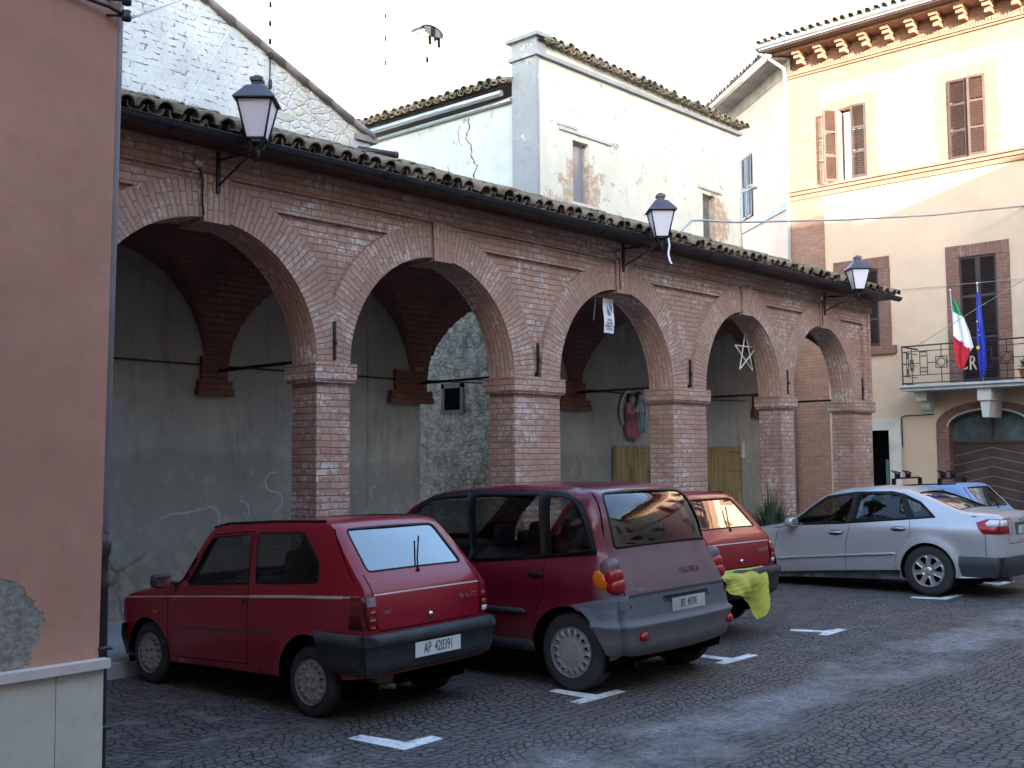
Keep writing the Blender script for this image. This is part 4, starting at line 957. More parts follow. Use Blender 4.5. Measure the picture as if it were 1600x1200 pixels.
mb = MB(); tiles(mb, wp(0, .62, 12.66), dv, (-nv*.95+Vector((0, 0, .3))).normalized(), 40, 2, seed=35, chan=False); mb.face([wp(-.3, .6, 12.64), wp(9, .6, 12.64), wp(9, -3, 13.8), wp(-.3, -3, 13.8)]); mb.obj('wing_roof', M_TILE2, t, fix=False)
mb = MB()
for s0, s1 in ((2.50, 2.92), (2.96, 3.38)):
    for a, b, c, d in ((s0, s0+.05, 8.92, 10.75), (s1-.05, s1, 8.92, 10.75), (s0, s1, 8.92, 8.98), (s0, s1, 10.69, 10.75), (s0, s1, 9.8, 9.86)): mb.face([wp(a, .05, c), wp(b, .05, c), wp(b, .05, d), wp(a, .05, d)])
    for i in range(34): z = 8.98+i*.05; mb.face([wp(s0+.05, .05, z), wp(s1-.05, .05, z), wp(s1-.05, .02, z+.035), wp(s0+.05, .02, z+.035)])
w = mb.obj('window', M_SHUTG, t); m = MB(); m.face([wp(2.5, .012, 8.92), wp(3.38, .012, 8.92), wp(3.38, .012, 10.75), wp(2.5, .012, 10.75)]); m.obj('pane', M_PANE, w)
# shutters
def leaf(w, h, Mx, parent, mat, name='shutter'):
    m = MB(); fr = .055; th = .04
    for u0, v0, u1, v1 in ((0, 0, fr, h), (w-fr, 0, w, h), (fr, 0, w-fr, fr*1.4), (fr, h-fr, w-fr, h), (fr, h*.34, w-fr, h*.34+fr), (fr, h*.67, w-fr, h*.67+fr)): m.box((u0, -th/2, v0), (u1, th/2, v1))
    n_ = int((h-.1)/.046)
    for i in range(n_):
        z = .07+i*.046
        if abs(z-h*.34-.03) < .05 or abs(z-h*.67-.03) < .05 or z > h-.08: continue
        m.cbox((w/2, 0, z), (w-2*fr, .045, .010), Matrix.Rotation(R(38), 3, 'X'))
    m.v = [tuple(Mx @ Vector(p)) for p in m.v]; return m.obj(name, mat, parent)
def leafM(x, y, z, ang):
    """hinge at (x,y,z); ang 0 = leaf runs toward +Y in the wall plane, outside face toward -X"""
    return Matrix.Translation((x, y, z)) @ Matrix.Rotation(R(90+ang), 4, 'Z')
def surround(a, b, c, d, w=.30, top=.28, base=True):
    m = MB(); m.box((XB-.02, a-w, b), (XB-.0, a, d)); m.box((XB-.02, c, b), (XB, c+w, d))
    s = m.obj('window_surround', M_SURR if d < 8 else M_QUOIN, t)  # shade put into the colour: darker brick copy below the sunlit storey
    m = MB(); m.face([(XB-.022, a-w, d), (XB-.022, c+w, d), (XB-.022, c+w, d+top), (XB-.022, a-w, d+top)]); m.uv = [[(z_, y_) for y_, z_ in f] for f in m.uv]
    m.face([(XB, a-w, d+top), (XB-.022, a-w, d+top), (XB-.022, c+w, d+top), (XB, c+w, d+top)]); m.obj('lintel', M_SURRV if d < 8 else M_QUOIN, s)
    if base: m = MB(); m.box((XB-.10, a-w-.12, b-.20), (XB, c+w+.12, b)); m.obj('sill', M_SURR, s)
def window(a, b, c, d, glass=M_PANE):
    fr = MB(); x = XB+.20
    for q in ((a, b, a+.05, d), (c-.05, b, c, d), (a, d-.06, c, d), (a, b, c, b+.06), ((a+c)/2-.03, b, (a+c)/2+.03, d)): fr.box((x, q[0], q[1]), (x+.05, q[2], q[3]))
    o = fr.obj('window', M_WOODD, t); m = MB(); m.box((x+.02, a, b), (x+.03, c, d)); m.obj('pane', glass, o); return o
for k, q in ops.items():
    a, b, c, d = q; hw = (c-a)/2; h = d-b
    if k == 'e': continue
    o = window(*q, glass=M_PANEW if k == 'a' else M_PANE)
    surround(*q, base=(k in 'cijk'))
    if k == 'a':
        leaf(hw, h, leafM(XB-.03, c+.03, b, 50), t, M_SHUTL); leaf(hw, h, leafM(XB-.03, a, b, 14), t, M_SHUT)
    elif k == 'b': leaf(hw, h, leafM(XB-.02, c-hw, b, 3), t, M_SHUT); leaf(hw-.03, h, leafM(XB-.02, a, b, 10), t, M_SHUTL)
    else: leaf(hw, h, leafM(XB+.03, a, b, 0), t, M_SHUT); leaf(hw, h, leafM(XB+.03, c-hw, b, 0), t, M_SHUT)
# door with stone frame
mb = MB(); mb.box((XB-.05, 11.12, 0), (XB, 11.42, 2.90)); mb.box((XB-.05, 12.30, 0), (XB, 12.60, 2.90)); mb.box((XB-.05, 11.4201, 2.62), (XB, 12.2999, 2.90)); mb.obj('door_frame', M_STONE, t)
mb = MB(); mb.box((XB+.27, 11.42, 0), (XB+.28, 12.30, 2.62)); mb.box((XB+.2, 11.42, 2.0), (XB+.26, 12.3, 2.06)); mb.obj('doorway', M_BLACK, t)
mb = MB(); mb.box((XB-.02, 11.46, 0), (XB+.02, 11.53, 1.9)); mb.obj('door_leaf', plain('green_door_edge', (.05, .12, .09), .6), t)
# garage
mb = MB(); n = 26; I = []; O = []; K = []; s = 0; ui = []; uo = []
pts = [(gc+gh, 0), (gc+gh, 1.3), (gc+gh, 2.66)]+[(gc+gh*cos(pi*i/n), 2.66+.36*sin(pi*i/n)) for i in range(1, n)]+[(gc-gh, 2.66), (gc-gh, 1.3), (gc-gh, 0)]
pto = [(gc+gh+.30, 0), (gc+gh+.30, 1.3), (gc+gh+.30, 2.70)]+[(gc+(gh+.30)*cos(pi*i/n), 2.70+.54*sin(pi*i/n)) for i in range(1, n)]+[(gc-gh-.30, 2.70), (gc-gh-.30, 1.3), (gc-gh-.30, 0)]
for p, q in zip(pts, pto): I.append((XB-.03, *p)); O.append((XB-.03, *q)); K.append((XB+.25, *p)); ui.append((0, s)); uo.append((.3, s)); s += .1 if 0 < p[1] > 2.6 else 1.3
mb.grid([I, O], uvs=[ui, uo], smooth=False); mb.grid([K, I], smooth=False, uvs=[ui, uo]); mb.grid([O, [(XB, p[1], p[2]) for p in O]], smooth=False); mb.obj('garage_surround', M_SURR, t)
mb = MB(); mb.tube([(XB-.05, gc+(gh+.02)*cos(pi*i/20), 2.66+.40*sin(pi*i/20)) for i in range(21)], .022, 6); mb.obj('arch_moulding', M_STONEG, t)
mb = MB(); mb.box((XB+.20, gc-gh, 0), (XB+.24, gc+gh, 2.27)); mb.box((XB+.16, gc-gh, 2.27), (XB+.22, gc+gh, 2.33)); mb.box((XB+.17, gc-.03, 2.33), (XB+.21, gc+.03, 3.03)); g_ = mb.obj('garage_door', M_WOODD, t)
mb = MB()
for i in range(13):
    z = 2.16-.22*i
    for sg in (-1, 1): mb.face([(XB+.196, gc, z), (XB+.196, gc, z+.014), (XB+.196, gc+sg*gh, z-.19), (XB+.196, gc+sg*gh, z-.204)])
mb.v = [(p[0], p[1], max(p[2], .01)) for p in mb.v]; mb.obj('chevron_boards', plain('board_edge', (.20, .17, .17), .6), g_)
mb = MB(); mb.box((XB+.22, gc-gh, 2.3), (XB+.23, gc+gh, 3.05)); mb.obj('transom_pane', plain('dusty_green_glass', (.07, .10, .10), .25, var=.3), g_)
mb = MB(); mb.tube([(XB-.02, 11.1, 2.93), (XB-.02, 11.02, 2.96), (XB-.02, 10.3, 2.97)], .012, 5); mb.tube([(XB-.02, 11.1, 2.93), (XB-.02, 11.09, 2.2)], .012, 5); mb.obj('wall_cable', M_DARKMET, t)
# balcony
bal = MB(); bal.box((25.06, 4.6, 3.50), (XB, 10.72, 3.58)); bal.box((25.0, 4.55, 3.58), (XB, 10.78, 3.635)); bo = bal.obj('balcony', M_STONEG, t)
for yc in (10.35, 6.0):
    mb = MB(); mb.box((25.35, yc-.13, 3.28), (XB, yc+.13, 3.499)); mb.lathe([(.16, yc-.11), (.16, yc+.11)], (25.75, 0, 3.2), 'y', 14); mb.sbox((25.75, yc, 3.2), (.3, .26, .3), .8, 8); mb.obj('balcony_bracket', M_STONE, bo)
mb = MB(); mb.box((25.15, 8.68, 3.22), (XB, 8.98, 3.499)); mb.prism([(8.72, 3.219), (8.94, 3.219), (8.90, 2.84), (8.76, 2.84)], lambda u, v, d: (d, u, v), 25.2, XB); mb.obj('balcony_console', M_STONE, bo)
rail = MB(); xr = 25.10
def bar(y0, z0, y1, z1, r=.011, x=xr): rail.tube([(x, y0, z0), (x, y1, z1)], r, 5)
def panel(f, y0, L, sg):
    def b_(u0, z0, u1, z1, r=.010): rail.tube([f(u0, z0), f(u1, z1)], r, 5)
    b_(0, 3.64, 0, 4.54, .016); b_(0, 3.86, L, 3.86); b_(0, 4.42, L, 4.42)
    u = .42 if L > .9 else .18; w = .09
    for q in (u, u+w*1.9): b_(q, 3.86, q, 4.42)
    for z in (3.93, 4.30): b_(u, z, u+w*1.9, z); b_(u, z+.1, u+w*1.9, z+.1); rail.tube([Vector(f(u+w*.95+.045*cos(2*pi*k/10), z+.05+.045*sin(2*pi*k/10))) for k in range(10)], .006, 4, closed=True)
    b_(0, 4.14, u, 4.14)
    if L > .9:
        c = u+.50; h = .13
        for a, b, c_, d in ((c-h, 4.01, c+h, 4.01), (c-h, 4.27, c+h, 4.27), (c-h, 4.01, c-h, 4.27), (c+h, 4.01, c+h, 4.27)): b_(a, b, c_, d)
        for rr in (.115, .08): rail.tube([Vector(f(c+rr*cos(2*pi*k/16), 4.14+rr*sin(2*pi*k/16))) for k in range(16)], .008, 4, closed=True)
        b_(u+w*1.9, 4.14, c-h, 4.14); b_(c+h, 4.14, L, 4.14); b_(c, 3.66, c, 4.01); b_(c, 4.27, c, 4.54)
for k in range(4):
    y0 = 10.66-1.45*k; panel(lambda u, z: (xr, y0-u, z), y0, 1.45, 1)
panel(lambda u, z: (xr+u*.6, 10.66, z), 0, 1.45, 1)
for z, r in ((4.55, .020), (3.68, .014)): rail.tube([(XB, 10.66, z), (xr, 10.66, z)], r, 6); rail.tube([(xr, 10.66, z), (xr, 4.7, z)], r, 6)
rail.obj('railing', M_IRON, bo)
m = textmb('C', .42, Matrix.Translation((25.06, 9.22, 4.05)) @ Matrix.Rotation(R(-90), 4, 'Z') @ Matrix.Rotation(pi/2, 4, 'X'), .6, .015); m.add(textmb('R', .46, Matrix.Translation((25.06, 9.02, 4.05)) @ Matrix.Rotation(R(-90), 4, 'Z') @ Matrix.Rotation(pi/2, 4, 'X'), .62, .015))
o = m.obj('letters', plain('cream_letters', (.66, .62, .50), .6), bo)
def pxp(x, y): return (9.41-(x-1490)*.01439, 5.71-(y-457)*.0148)
def flag(name, label, pole, cloth):
    f = thing(name, label, 'flag', (24.95, pole[1][0], pole[1][1]), 0)
    m = MB(); m.tube([(25.05, *pole[1]), (24.93, *pole[0])], .012, 8); m.sbox((24.93, *pole[0]), (.05, .05, .08), 1, 6); m.obj('flagpole', M_ZINC, f)
    for nm, mat, rows in cloth:
        m = MB(); P = []
        for (xa, ya), (xb, yb) in rows:
            A, B = pxp(xa, ya), pxp(xb, yb); P.append([(24.93+.05*sin(j*1.5+ya*.02), A[0]+(B[0]-A[0])*j/8, A[1]+(B[1]-A[1])*j/8) for j in range(9)])
        m.grid(P); m.obj(nm, mat, f, fix=False)
    return f
flag('tricolour_flag', 'green, white and red flag hanging in folds over the balcony rail', (pxp(1489.5, 455), pxp(1494, 570)), [
    ('green_band', M_GRN, [((1493, 468), (1495, 469)), ((1493, 478), (1501, 480)), ((1493, 488), (1509, 499))]),
    ('white_band', M_WHT, [((1493, 488), (1509, 499)), ((1493, 508), (1517, 520)), ((1493, 525), (1523, 545)), ((1499, 532), (1518, 551))]),
    ('red_band', M_RED, [((1493, 525), (1520, 548)), ((1493, 545), (1516, 556)), ((1496, 566), (1512, 568)), ((1501, 578), (1508, 576))])])
ff = flag('blue_flag', 'dark blue flag with yellow stars hanging slack beside the tricolour flag', (pxp(1531.5, 449), pxp(1532, 596)), [
    ('cloth', M_BLU, [((1530.5, 462), (1533, 462)), ((1529, 490), (1537, 492)), ((1529, 530), (1541, 532)), ((1530, 570), (1543, 574)), ((1533, 592), (1538, 590))])])
m = MB()
for px, py, r in ((1531, 507, .03), (1531, 547, .055), (1534, 528, .022), (1533, 520, .02)):
    a, b = pxp(px, py); m.prism([(a+r*(1 if k % 2 else .45)*cos(2*pi*k/10), b+r*(1 if k % 2 else .45)*sin(2*pi*k/10)) for k in range(10)], lambda u, v, d: (d, u, v), 24.855, 24.862)
m.obj('stars', M_YEL, ff)
pt = thing('flower_pot', 'terracotta pot with a small green plant on the balcony at the right edge', 'flower pot', (25.3, 7.95, 3.64))
mb = MB(); mb.lathe([(0, 3.64), (.12, 3.64), (.16, 3.86), (.18, 3.86), (.18, 3.90), (.13, 3.89), (0, 3.87)], (25.3, 7.95, 0), 'z', 16); mb.obj('pot', M_TERRA, pt)
mb = MB(); rng = random.Random(8)
for i in range(70): a = rng.uniform(0, 6.28); l = rng.uniform(.05, .2); p = Vector((25.3, 7.95, 3.88)); q = p+Vector((cos(a)*l, sin(a)*l, rng.uniform(.08, .3))); s_ = Vector((-sin(a), cos(a), .3))*.022; mb.face([p, (p+q)/2+s_, q, (p+q)/2-s_])
mb.obj('foliage', M_LEAF, pt, fix=False)
# ------------------------------------------------------------------ overhead cables
def cable(pts, r, mat, label, sag=0):
    m = MB(); a, b = Vector(pts[0]), Vector(pts[-1])
    q = [a.lerp(b, i/20)+Vector((0, 0, -sag*4*(i/20)*(1-i/20))) for i in range(21)] if len(pts) == 2 else [Vector(p) for p in pts]
    m.tube(q, r, 6); one('overhead_cable', m, mat, label, 'cable', tuple(a))
cable([(7.81, 12.2, 7.69), (5.26, 9.83, 4.66)], .007, M_CABLEW, 'thin wire dropping from the gable verge across the first lantern to the arcade wall')
cable([(2.6, 4.95, 4.19), (7.1, 12.2, 7.84)], .006, M_CABLE, 'thin wire running up from the pink house corner across the whitewashed gable')
cable([(16.15, 10.9, 5.95), (16.64, 10.9, 6.29), (16.9, 10.85, 6.33), (18.2, 10.9, 6.50), (20.8, 9.9, 6.80), (23.2, 9.1, 7.15), (26.0, 8.05, 7.64)], .022, M_ZINC, 'thick grey cable rising from the arcade roof and crossing in front of the peach house')
cable([(25.98, 11.18, 4.37), (23.6, 7.2, 5.7)], .007, M_CABLE, 'thin wire slanting across the balcony and flags')
cable([(25.95, 11.24, 6.05), (25.95, 7.5, 5.96)], .006, M_CABLE, 'thin wire along the peach wall between the shuttered windows')
# ------------------------------------------------------------------ houses across the street, behind the camera
def street_house(x0, x1, h, mat, label, shut, seed):
    t = thing('town_house', label, 'house', ((x0+x1)/2, -7, 0), 0, 'houses across the street behind the camera'); y = -7.0
    mb = MB(); mb.box((x0, -17, 0), (x1, y, h)); mb.obj('wall', mat, t)
    mb = MB(); mb.box((x0-.0, -17, h), (x1, y+.55, h+.12)); mb.obj('roof', M_TILE2, t)
    n = max(1, int((x1-x0)/3)); st = (x1-x0)/n
    for i in range(n):
        for fl in range(int(h//3.4)):
            cx = x0+st*(i+.5); z = 1.2+fl*3.4
            m = MB(); m.box((cx-.45, y, z), (cx+.45, y+.03, z+1.7)); w = m.obj('window', M_PANE, t)
            m = MB(); [m.box((cx+s_*.68-.22, y+.03, z), (cx+s_*.68+.22, y+.07, z+1.7)) for s_ in (-1, 1)]; m.obj('shutters', shut, w)
street_house(-26, 1.7, 15.0, M_PEACH, 'tall ochre house behind the camera on the left', M_SHUT, 1)
street_house(1.75, 7.0, 10.8, M_PINK, 'low pink house behind the camera', M_SHUTG, 2)
street_house(7.05, 17.5, 12.2, M_PEACH2, 'pale house across the street, opposite the arcade', M_SHUTL, 3)
street_house(-34, -20, 11.0, M_PINK, 'house closing the street behind the camera', M_SHUT, 6) if False else None
mb = MB(); mb.box((-34, -6.9, 0), (-20, 30, 11.5)); o = one('town_house', mb, M_PEACH, 'plain unseen house added at the far left street end to block sky glow', 'house', (-27, 10, 0), 'houses across the street behind the camera')  # unseen block put in to keep bright horizon glow off the car paint
street_house(17.55, 26.0, 12.0, M_PEACH, 'ochre house across the street beside the palazzo', M_SHUT, 4)
# ------------------------------------------------------------------ cars
def paint(name, c, metal=.0, rough=.28, dust=(.19, .17, .15), dlow=.5, damt=.55, inner=(.03, .03, .03), rear=0):
    g = G(name, c, rough); o = g.obj(); x, y, z = g.sep(o)
    nz = g.noise(o, 5, 5, .65)
    f = g.math('ADD', g.ramp(g.math('ADD', z, g.math('MULTIPLY', nz, .25)), .2, dlow+.12, damt, 0), g.ramp(g.noise(o, 2.2, 6, .7), .5, .8, .02, .10))
    if rear: f = g.math('MAXIMUM', f, g.math('MULTIPLY', g.ramp(x, -.40, -.22, rear, 0), g.ramp(nz, .2, .6, .75, 1)))
    col = g.mix(f, c, dust)
    geo = g.nt.nodes.new('ShaderNodeNewGeometry'); col = g.mix(geo.outputs['Backfacing'], col, inner)
    g.set('Base Color', col); g.set('Metallic', metal)
    g.set('Roughness', g.math('ADD', g.math('MULTIPLY', f, .5), rough, clamp=True))
    g.set('Coat Weight', .32); g.set('Specular IOR Level', .35); g.set('Coat Roughness', .08)
    g.bump(g.noise(o, 300, 2), .02, .001)
    return g.m
def glassm(name, tint=(.75, .8, .8), refl=1.0, dark=0.0):
    m = bpy.data.materials.new(name); m.use_nodes = True; nt = m.node_tree; nt.nodes.clear()
    out = nt.nodes.new('ShaderNodeOutputMaterial'); mx = nt.nodes.new('ShaderNodeMixShader'); tr = nt.nodes.new('ShaderNodeBsdfTransparent'); gl = nt.nodes.new('ShaderNodeBsdfGlossy')
    fr = nt.nodes.new('ShaderNodeFresnel'); fr.inputs[0].default_value = 1.5; ma = nt.nodes.new('ShaderNodeMath'); ma.operation = 'MULTIPLY_ADD'; ma.inputs[1].default_value = refl; ma.inputs[2].default_value = .02*refl; ma.use_clamp = True
    tr.inputs[0].default_value = (*tint, 1); gl.inputs[0].default_value = (.95, .97, 1, 1); gl.inputs[1].default_value = .02
    nt.links.new(fr.outputs[0], ma.inputs[0]); nt.links.new(ma.outputs[0], mx.inputs[0]); nt.links.new(tr.outputs[0], mx.inputs[1]); nt.links.new(gl.outputs[0], mx.inputs[2]); nt.links.new(mx.outputs[0], out.inputs[0])
    return m
P_RED = paint('red_paint', (.235, .002, .014), damt=.30, dust=(.13, .10, .10)); P_RED2 = paint('wine_red_paint', (.12, .004, .016), metal=.15, dlow=.75, damt=.5, dust=(.15, .115, .125), rear=.72)
P_BLUE = paint('pale_blue_paint', (.22, .34, .56), damt=.3); P_SILV = paint('silver_paint', (.46, .46, .485), metal=.45, rough=.32, dust=(.28, .27, .26), damt=.5)
def dusty(name, c, d, lo, hi, rough=.6):
    g = G(name, c, rough); o = g.obj(); x, y, z = g.sep(o)
    f = g.math('ADD', g.ramp(g.math('ADD', z, g.math('MULTIPLY', g.noise(o, 6, 5), .2)), lo, hi, .8, 0), g.ramp(g.noise(o, 3, 6, .7), .45, .75, 0, .35))
    g.set('Base Color', g.mix(f, c, d)); g.bump(g.noise(o, 120, 3), .15, .002); return g.m
M_TRIM = dusty('dark_grey_plastic', (.026, .029, .036), (.085, .08, .075), .1, .5)
M_TRIMG = dusty('dusty_grey_plastic', (.075, .082, .10), (.17, .16, .155), .3, .9)
M_RUBB = plain('black_rubber', (.010, .010, .011), .55, var=.2, spec=.18)
M_TYRE = dusty('tyre_rubber', (.022, .022, .024), (.085, .08, .075), -.4, .2, .85)
M_CAP = plain('grey_hubcap', (.30, .29, .29), .5, .2, var=.15); M_ALLOY = plain('alloy', (.50, .50, .50), .35, .7, var=.1)
M_SEAT = plain('dark_seat_fabric', (.035, .035, .045), .95, var=.3); M_DASH = plain('dashboard', (.02, .02, .022), .8)
M_LAMPR = plain('red_lens', (.30, .008, .012), .12, var=.1); M_LAMPD = plain('dark_red_lens', (.10, .006, .008), .12, var=.2); M_LAMPO = plain('orange_lens', (.55, .11, .006), .12, var=.1); M_LAMPW = plain('clear_lens', (.62, .62, .66), .15, var=.08)
M_PLATE = plain('plate_white', (.62, .63, .62), .5, var=.06); M_INK = plain('plate_ink', (.02, .02, .03), .5); M_CHROME = plain('chrome', (.6, .6, .62), .15, .95, var=.02)
M_PIN = plain('pale_pinstripe', (.5, .42, .42), .4); M_EXH = plain('rusty_exhaust', (.12, .10, .09), .6, .5, var=.3)
GL = glassm('car_glass', (.66, .70, .70), .6); GLR = glassm('reflective_rear_glass', (.35, .42, .48), 3.0); GLD = glassm('dusty_car_glass', (.55, .60, .58), 1.0)

class Car:
    def __init__(s, sil, Wt, taper=(), flare=(), bow=()):
        """sil: rows (x, z, fillet radius, crown); Wt: half width over z; taper: width change over x"""
        P = [(r[0], r[1]) for r in sil]; pts = dens(P, .05, False)
        # smooth silhouette slightly, carry r and crown by nearest vertex interpolation
        L = [0]
        for a, b in zip(P, P[1:]): L.append(L[-1]+(Vector(b)-Vector(a)).length)
        l = [0]
        for a, b in zip(pts, pts[1:]): l.append(l[-1]+(Vector(b)-Vector(a)).length)
        for _ in range(2):
            q = [Vector(p) for p in pts]; pts = [pts[0]]+[tuple(q[i]*.5+(q[i-1]+q[i+1])*.25) for i in range(1, len(q)-1)]+[pts[-1]]
        s.R = [interp(list(zip(L, [r[2] for r in sil])), x) for x in l]; s.C = [interp(list(zip(L, [r[3] for r in sil])), x) for x in l]
        s.p = [Vector(p) for p in pts]; s.s = [0]
        for a, b in zip(s.p, s.p[1:]): s.s.append(s.s[-1]+(b-a).length)
        s.n = []
        for i in range(len(s.p)):
            t = (s.p[min(i+1, len(s.p)-1)]-s.p[max(i-1, 0)]).normalized(); s.n.append(Vector((-t.y, t.x)) )
        # outward: silhouette runs front-bottom -> up -> back, body lies to the left of travel (x decreases), flip if needed
        cx = Vector((1.0, .8)); i = len(s.p)//2
        if (s.p[i]+s.n[i]*.1-cx).length < (s.p[i]-cx).length: s.n = [-q for q in s.n]
        s.Wt, s.T, s.fl = Wt, taper, flare; s.len = s.s[-1]; s.cache = {}
    def at(s, t):
        if t <= 0: i, f = 0, 0.0
        elif t >= s.len: i, f = len(s.p)-2, 1.0
        else:
            lo, hi = 0, len(s.s)-1
            while hi-lo > 1:
                m = (lo+hi)//2
                if s.s[m] <= t: lo = m
                else: hi = m
            i = lo; f = (t-s.s[i])/(s.s[i+1]-s.s[i])
        return s.p[i].lerp(s.p[i+1], f), s.n[i].lerp(s.n[i+1], f).normalized(), s.R[i]+(s.R[i+1]-s.R[i])*f, s.C[i]+(s.C[i+1]-s.C[i])*f
    def near(s, x, z):
        k = (round(x, 4), round(z, 4))
        if k in s.cache: return s.cache[k]
        best = (9, .1); q = Vector((x, z))
        i0 = min(range(0, len(s.p), 3), key=lambda i: (s.p[i]-q).length_squared)
        for i in range(max(0, i0-4), min(len(s.p)-1, i0+4)):
            a, b = s.p[i], s.p[i+1]; d = b-a; f = max(0, min(1, (q-a).dot(d)/d.length_squared)); dd = (a+d*f-q)
            D = dd.length
            if dd.dot(s.n[i]) < 0: D = 0
            if D < best[0]: best = (D, s.R[i]+(s.R[i+1]-s.R[i])*f)
        s.cache[k] = best; return best
    def width(s, x, z):
        return sinterp(s.Wt, z)+(sinterp(s.T, x) if s.T else 0)
    def side(s, sg):
        def f(x, z):
            d, r = s.near(x, z); I = r-sqrt(max(0, r*r-(r-d)**2)) if d < r else 0
            w = s.width(x, z)-I
            for cx, cz, rr, h, wd in s.fl:
                e = sqrt((x-cx)**2+(z-cz)**2)-rr
                if -.02 < e < wd and z > cz-.12: w += h*cos(e/wd*pi/2)**2 if e > 0 else h
            return Vector((x, sg*w, z))
        return f
    def band(s, t, y):
        p, n, r, c = s.at(t); We = s.width(p.x, p.y); ye = max(.05, We-.293*r); y_ = max(-We*1.2, min(We*1.2, y)); d = We-abs(y_)
        I = r-sqrt(max(0, r*r-(r-max(d, 0))**2)) if d < r else 0
        k = min(1, abs(y_)/ye); q = p-n*I+n*c*(1-k*k)
        return Vector((q.x, y_, q.y))
    def inset(s, i): return s.p[i]-s.n[i]*(.293*s.R[i])
    def edge(s): return [tuple(s.inset(i)) for i in range(len(s.p))]
    def ye(s, t):
        p, n, r, c = s.at(t); q = p-n*.293*r; return s.width(q.x, q.y)-.293*r
    def s_at_z(s, z, rear=True, x=None):
        rng_ = range(len(s.p)-1, len(s.p)//2, -1) if rear else range(len(s.p)-1)
        for i in rng_:
            a, b = (s.p[i], s.p[i-1]) if rear else (s.p[i], s.p[i+1])
            if (a.y-z)*(b.y-z) <= 0 and abs(a.y-b.y) > 1e-6:
                f = (z-a.y)/(b.y-a.y); j = i-1 if rear else i+1; return s.s[i]+(s.s[j]-s.s[i])*f
        return s.len
    def s_at_x(s, x):
        for i in range(len(s.p)-1):
            a, b = s.p[i].x, s.p[i+1].x
            if (a-x)*(b-x) <= 0 and abs(a-b) > 1e-6: return s.s[i]+(s.s[i+1]-s.s[i])*(x-a)/(b-a)
    def rpoly(s, P): return [(s.s_at_z(z), y) for y, z in P]

def wheel(parent, x, y, r, w, sg, kind):
    """wheel > tyre, rim; sg=+1 left side"""
    wt = MB(); yo = y+sg*w/2; yi = y-sg*w/2; rr = r*.66
    prof = [(rr*.98, yo-sg*.006), (rr*1.02, yo), (r*.78, yo+sg*.006), (r*.90, yo-sg*.0), (r*.965, yo-sg*.012), (r*.995, yo-sg*.03), (r, y), (r*.995, yi+sg*.03), (r*.95, yi+sg*.01), (rr, yi)]
    wt.lathe(prof, (x, 0, r), 'y', 40)
    for q in range(-2, 3): wt.lathe([(r*1.002, y+q*w*.17-.004), (r*.99, y+q*w*.17), (r*1.002, y+q*w*.17+.004)], (x, 0, r), 'y', 40)
    wt.lathe([(rr, yi), (.0, yi)], (x, 0, r), 'y', 20)
    root = wt.obj('wheel', M_TYRE, parent, local=True)
    yo2 = yo-sg*.008; nh = {'p': 16, 'm': 16, 'a': 7}[kind]; R0 = rr*.97
    def dome(u, v):
        d = sqrt(u*u+v*v)/R0; return Vector((x+u, yo2+sg*(.012*(1-d*d) if kind != 'a' else -.012*(1-d)), r+v))
    out = [(R0*cos(2*pi*i/40), R0*sin(2*pi*i/40)) for i in range(40)]; holes = []
    for i in range(nh):
        a = 2*pi*(i+.3)/nh
        def pt(rad, da): return (rad*cos(a+da), rad*sin(a+da))
        if kind == 'a': holes.append(rnd([pt(R0*.42, -.10), pt(R0*.86, -.26), pt(R0*.90, 0), pt(R0*.86, .26), pt(R0*.42, .10)], .012, 3))
        else:
            q = R0*(.78 if kind == 'p' else .80); h = R0*.085; ww = R0*.05
            holes.append(rnd([pt(q-h, -ww/(q-h)), pt(q+h, -ww/(q+h)), pt(q+h, ww/(q+h)), pt(q-h, ww/(q-h))], .006, 2))
    if kind == 'p':
        for i in range(4):
            a = 2*pi*(i+.5)/4; c = (R0*.30*cos(a), R0*.30*sin(a)); holes.append([(c[0]+R0*.05*cos(b), c[1]+R0*.05*sin(b)) for b in [2*pi*k/8 for k in range(8)]])
    m = MB(); sheet(m, dome, out, holes, res=.03, thick=1, off=0, base=-.02, sgn=-sg if False else 1)
    m.lathe([(R0, yo2-sg*.0), (R0*1.05, yo2+sg*.006), (R0*1.06, yo2-sg*.01)], (x, 0, r), 'y', 40)
    if kind != 'p': m.lathe([(0, yo2+sg*.022), (R0*.2, yo2+sg*.02), (R0*.26, yo2+sg*.008)] if kind == 'a' else [(R0*.40, yo2+sg*.012), (R0*.42, yo2+sg*.016), (R0*.44, yo2+sg*.010)], (x, 0, r), 'y', 24)
    m.obj('rim', M_CAP if kind != 'a' else M_ALLOY, root, local=True)
    m = MB(); m.lathe([(0, yo2-sg*.035), (R0, yo2-sg*.035)], (x, 0, r), 'y', 24); m.obj('wheel_centre', M_BLACK, root, local=True)

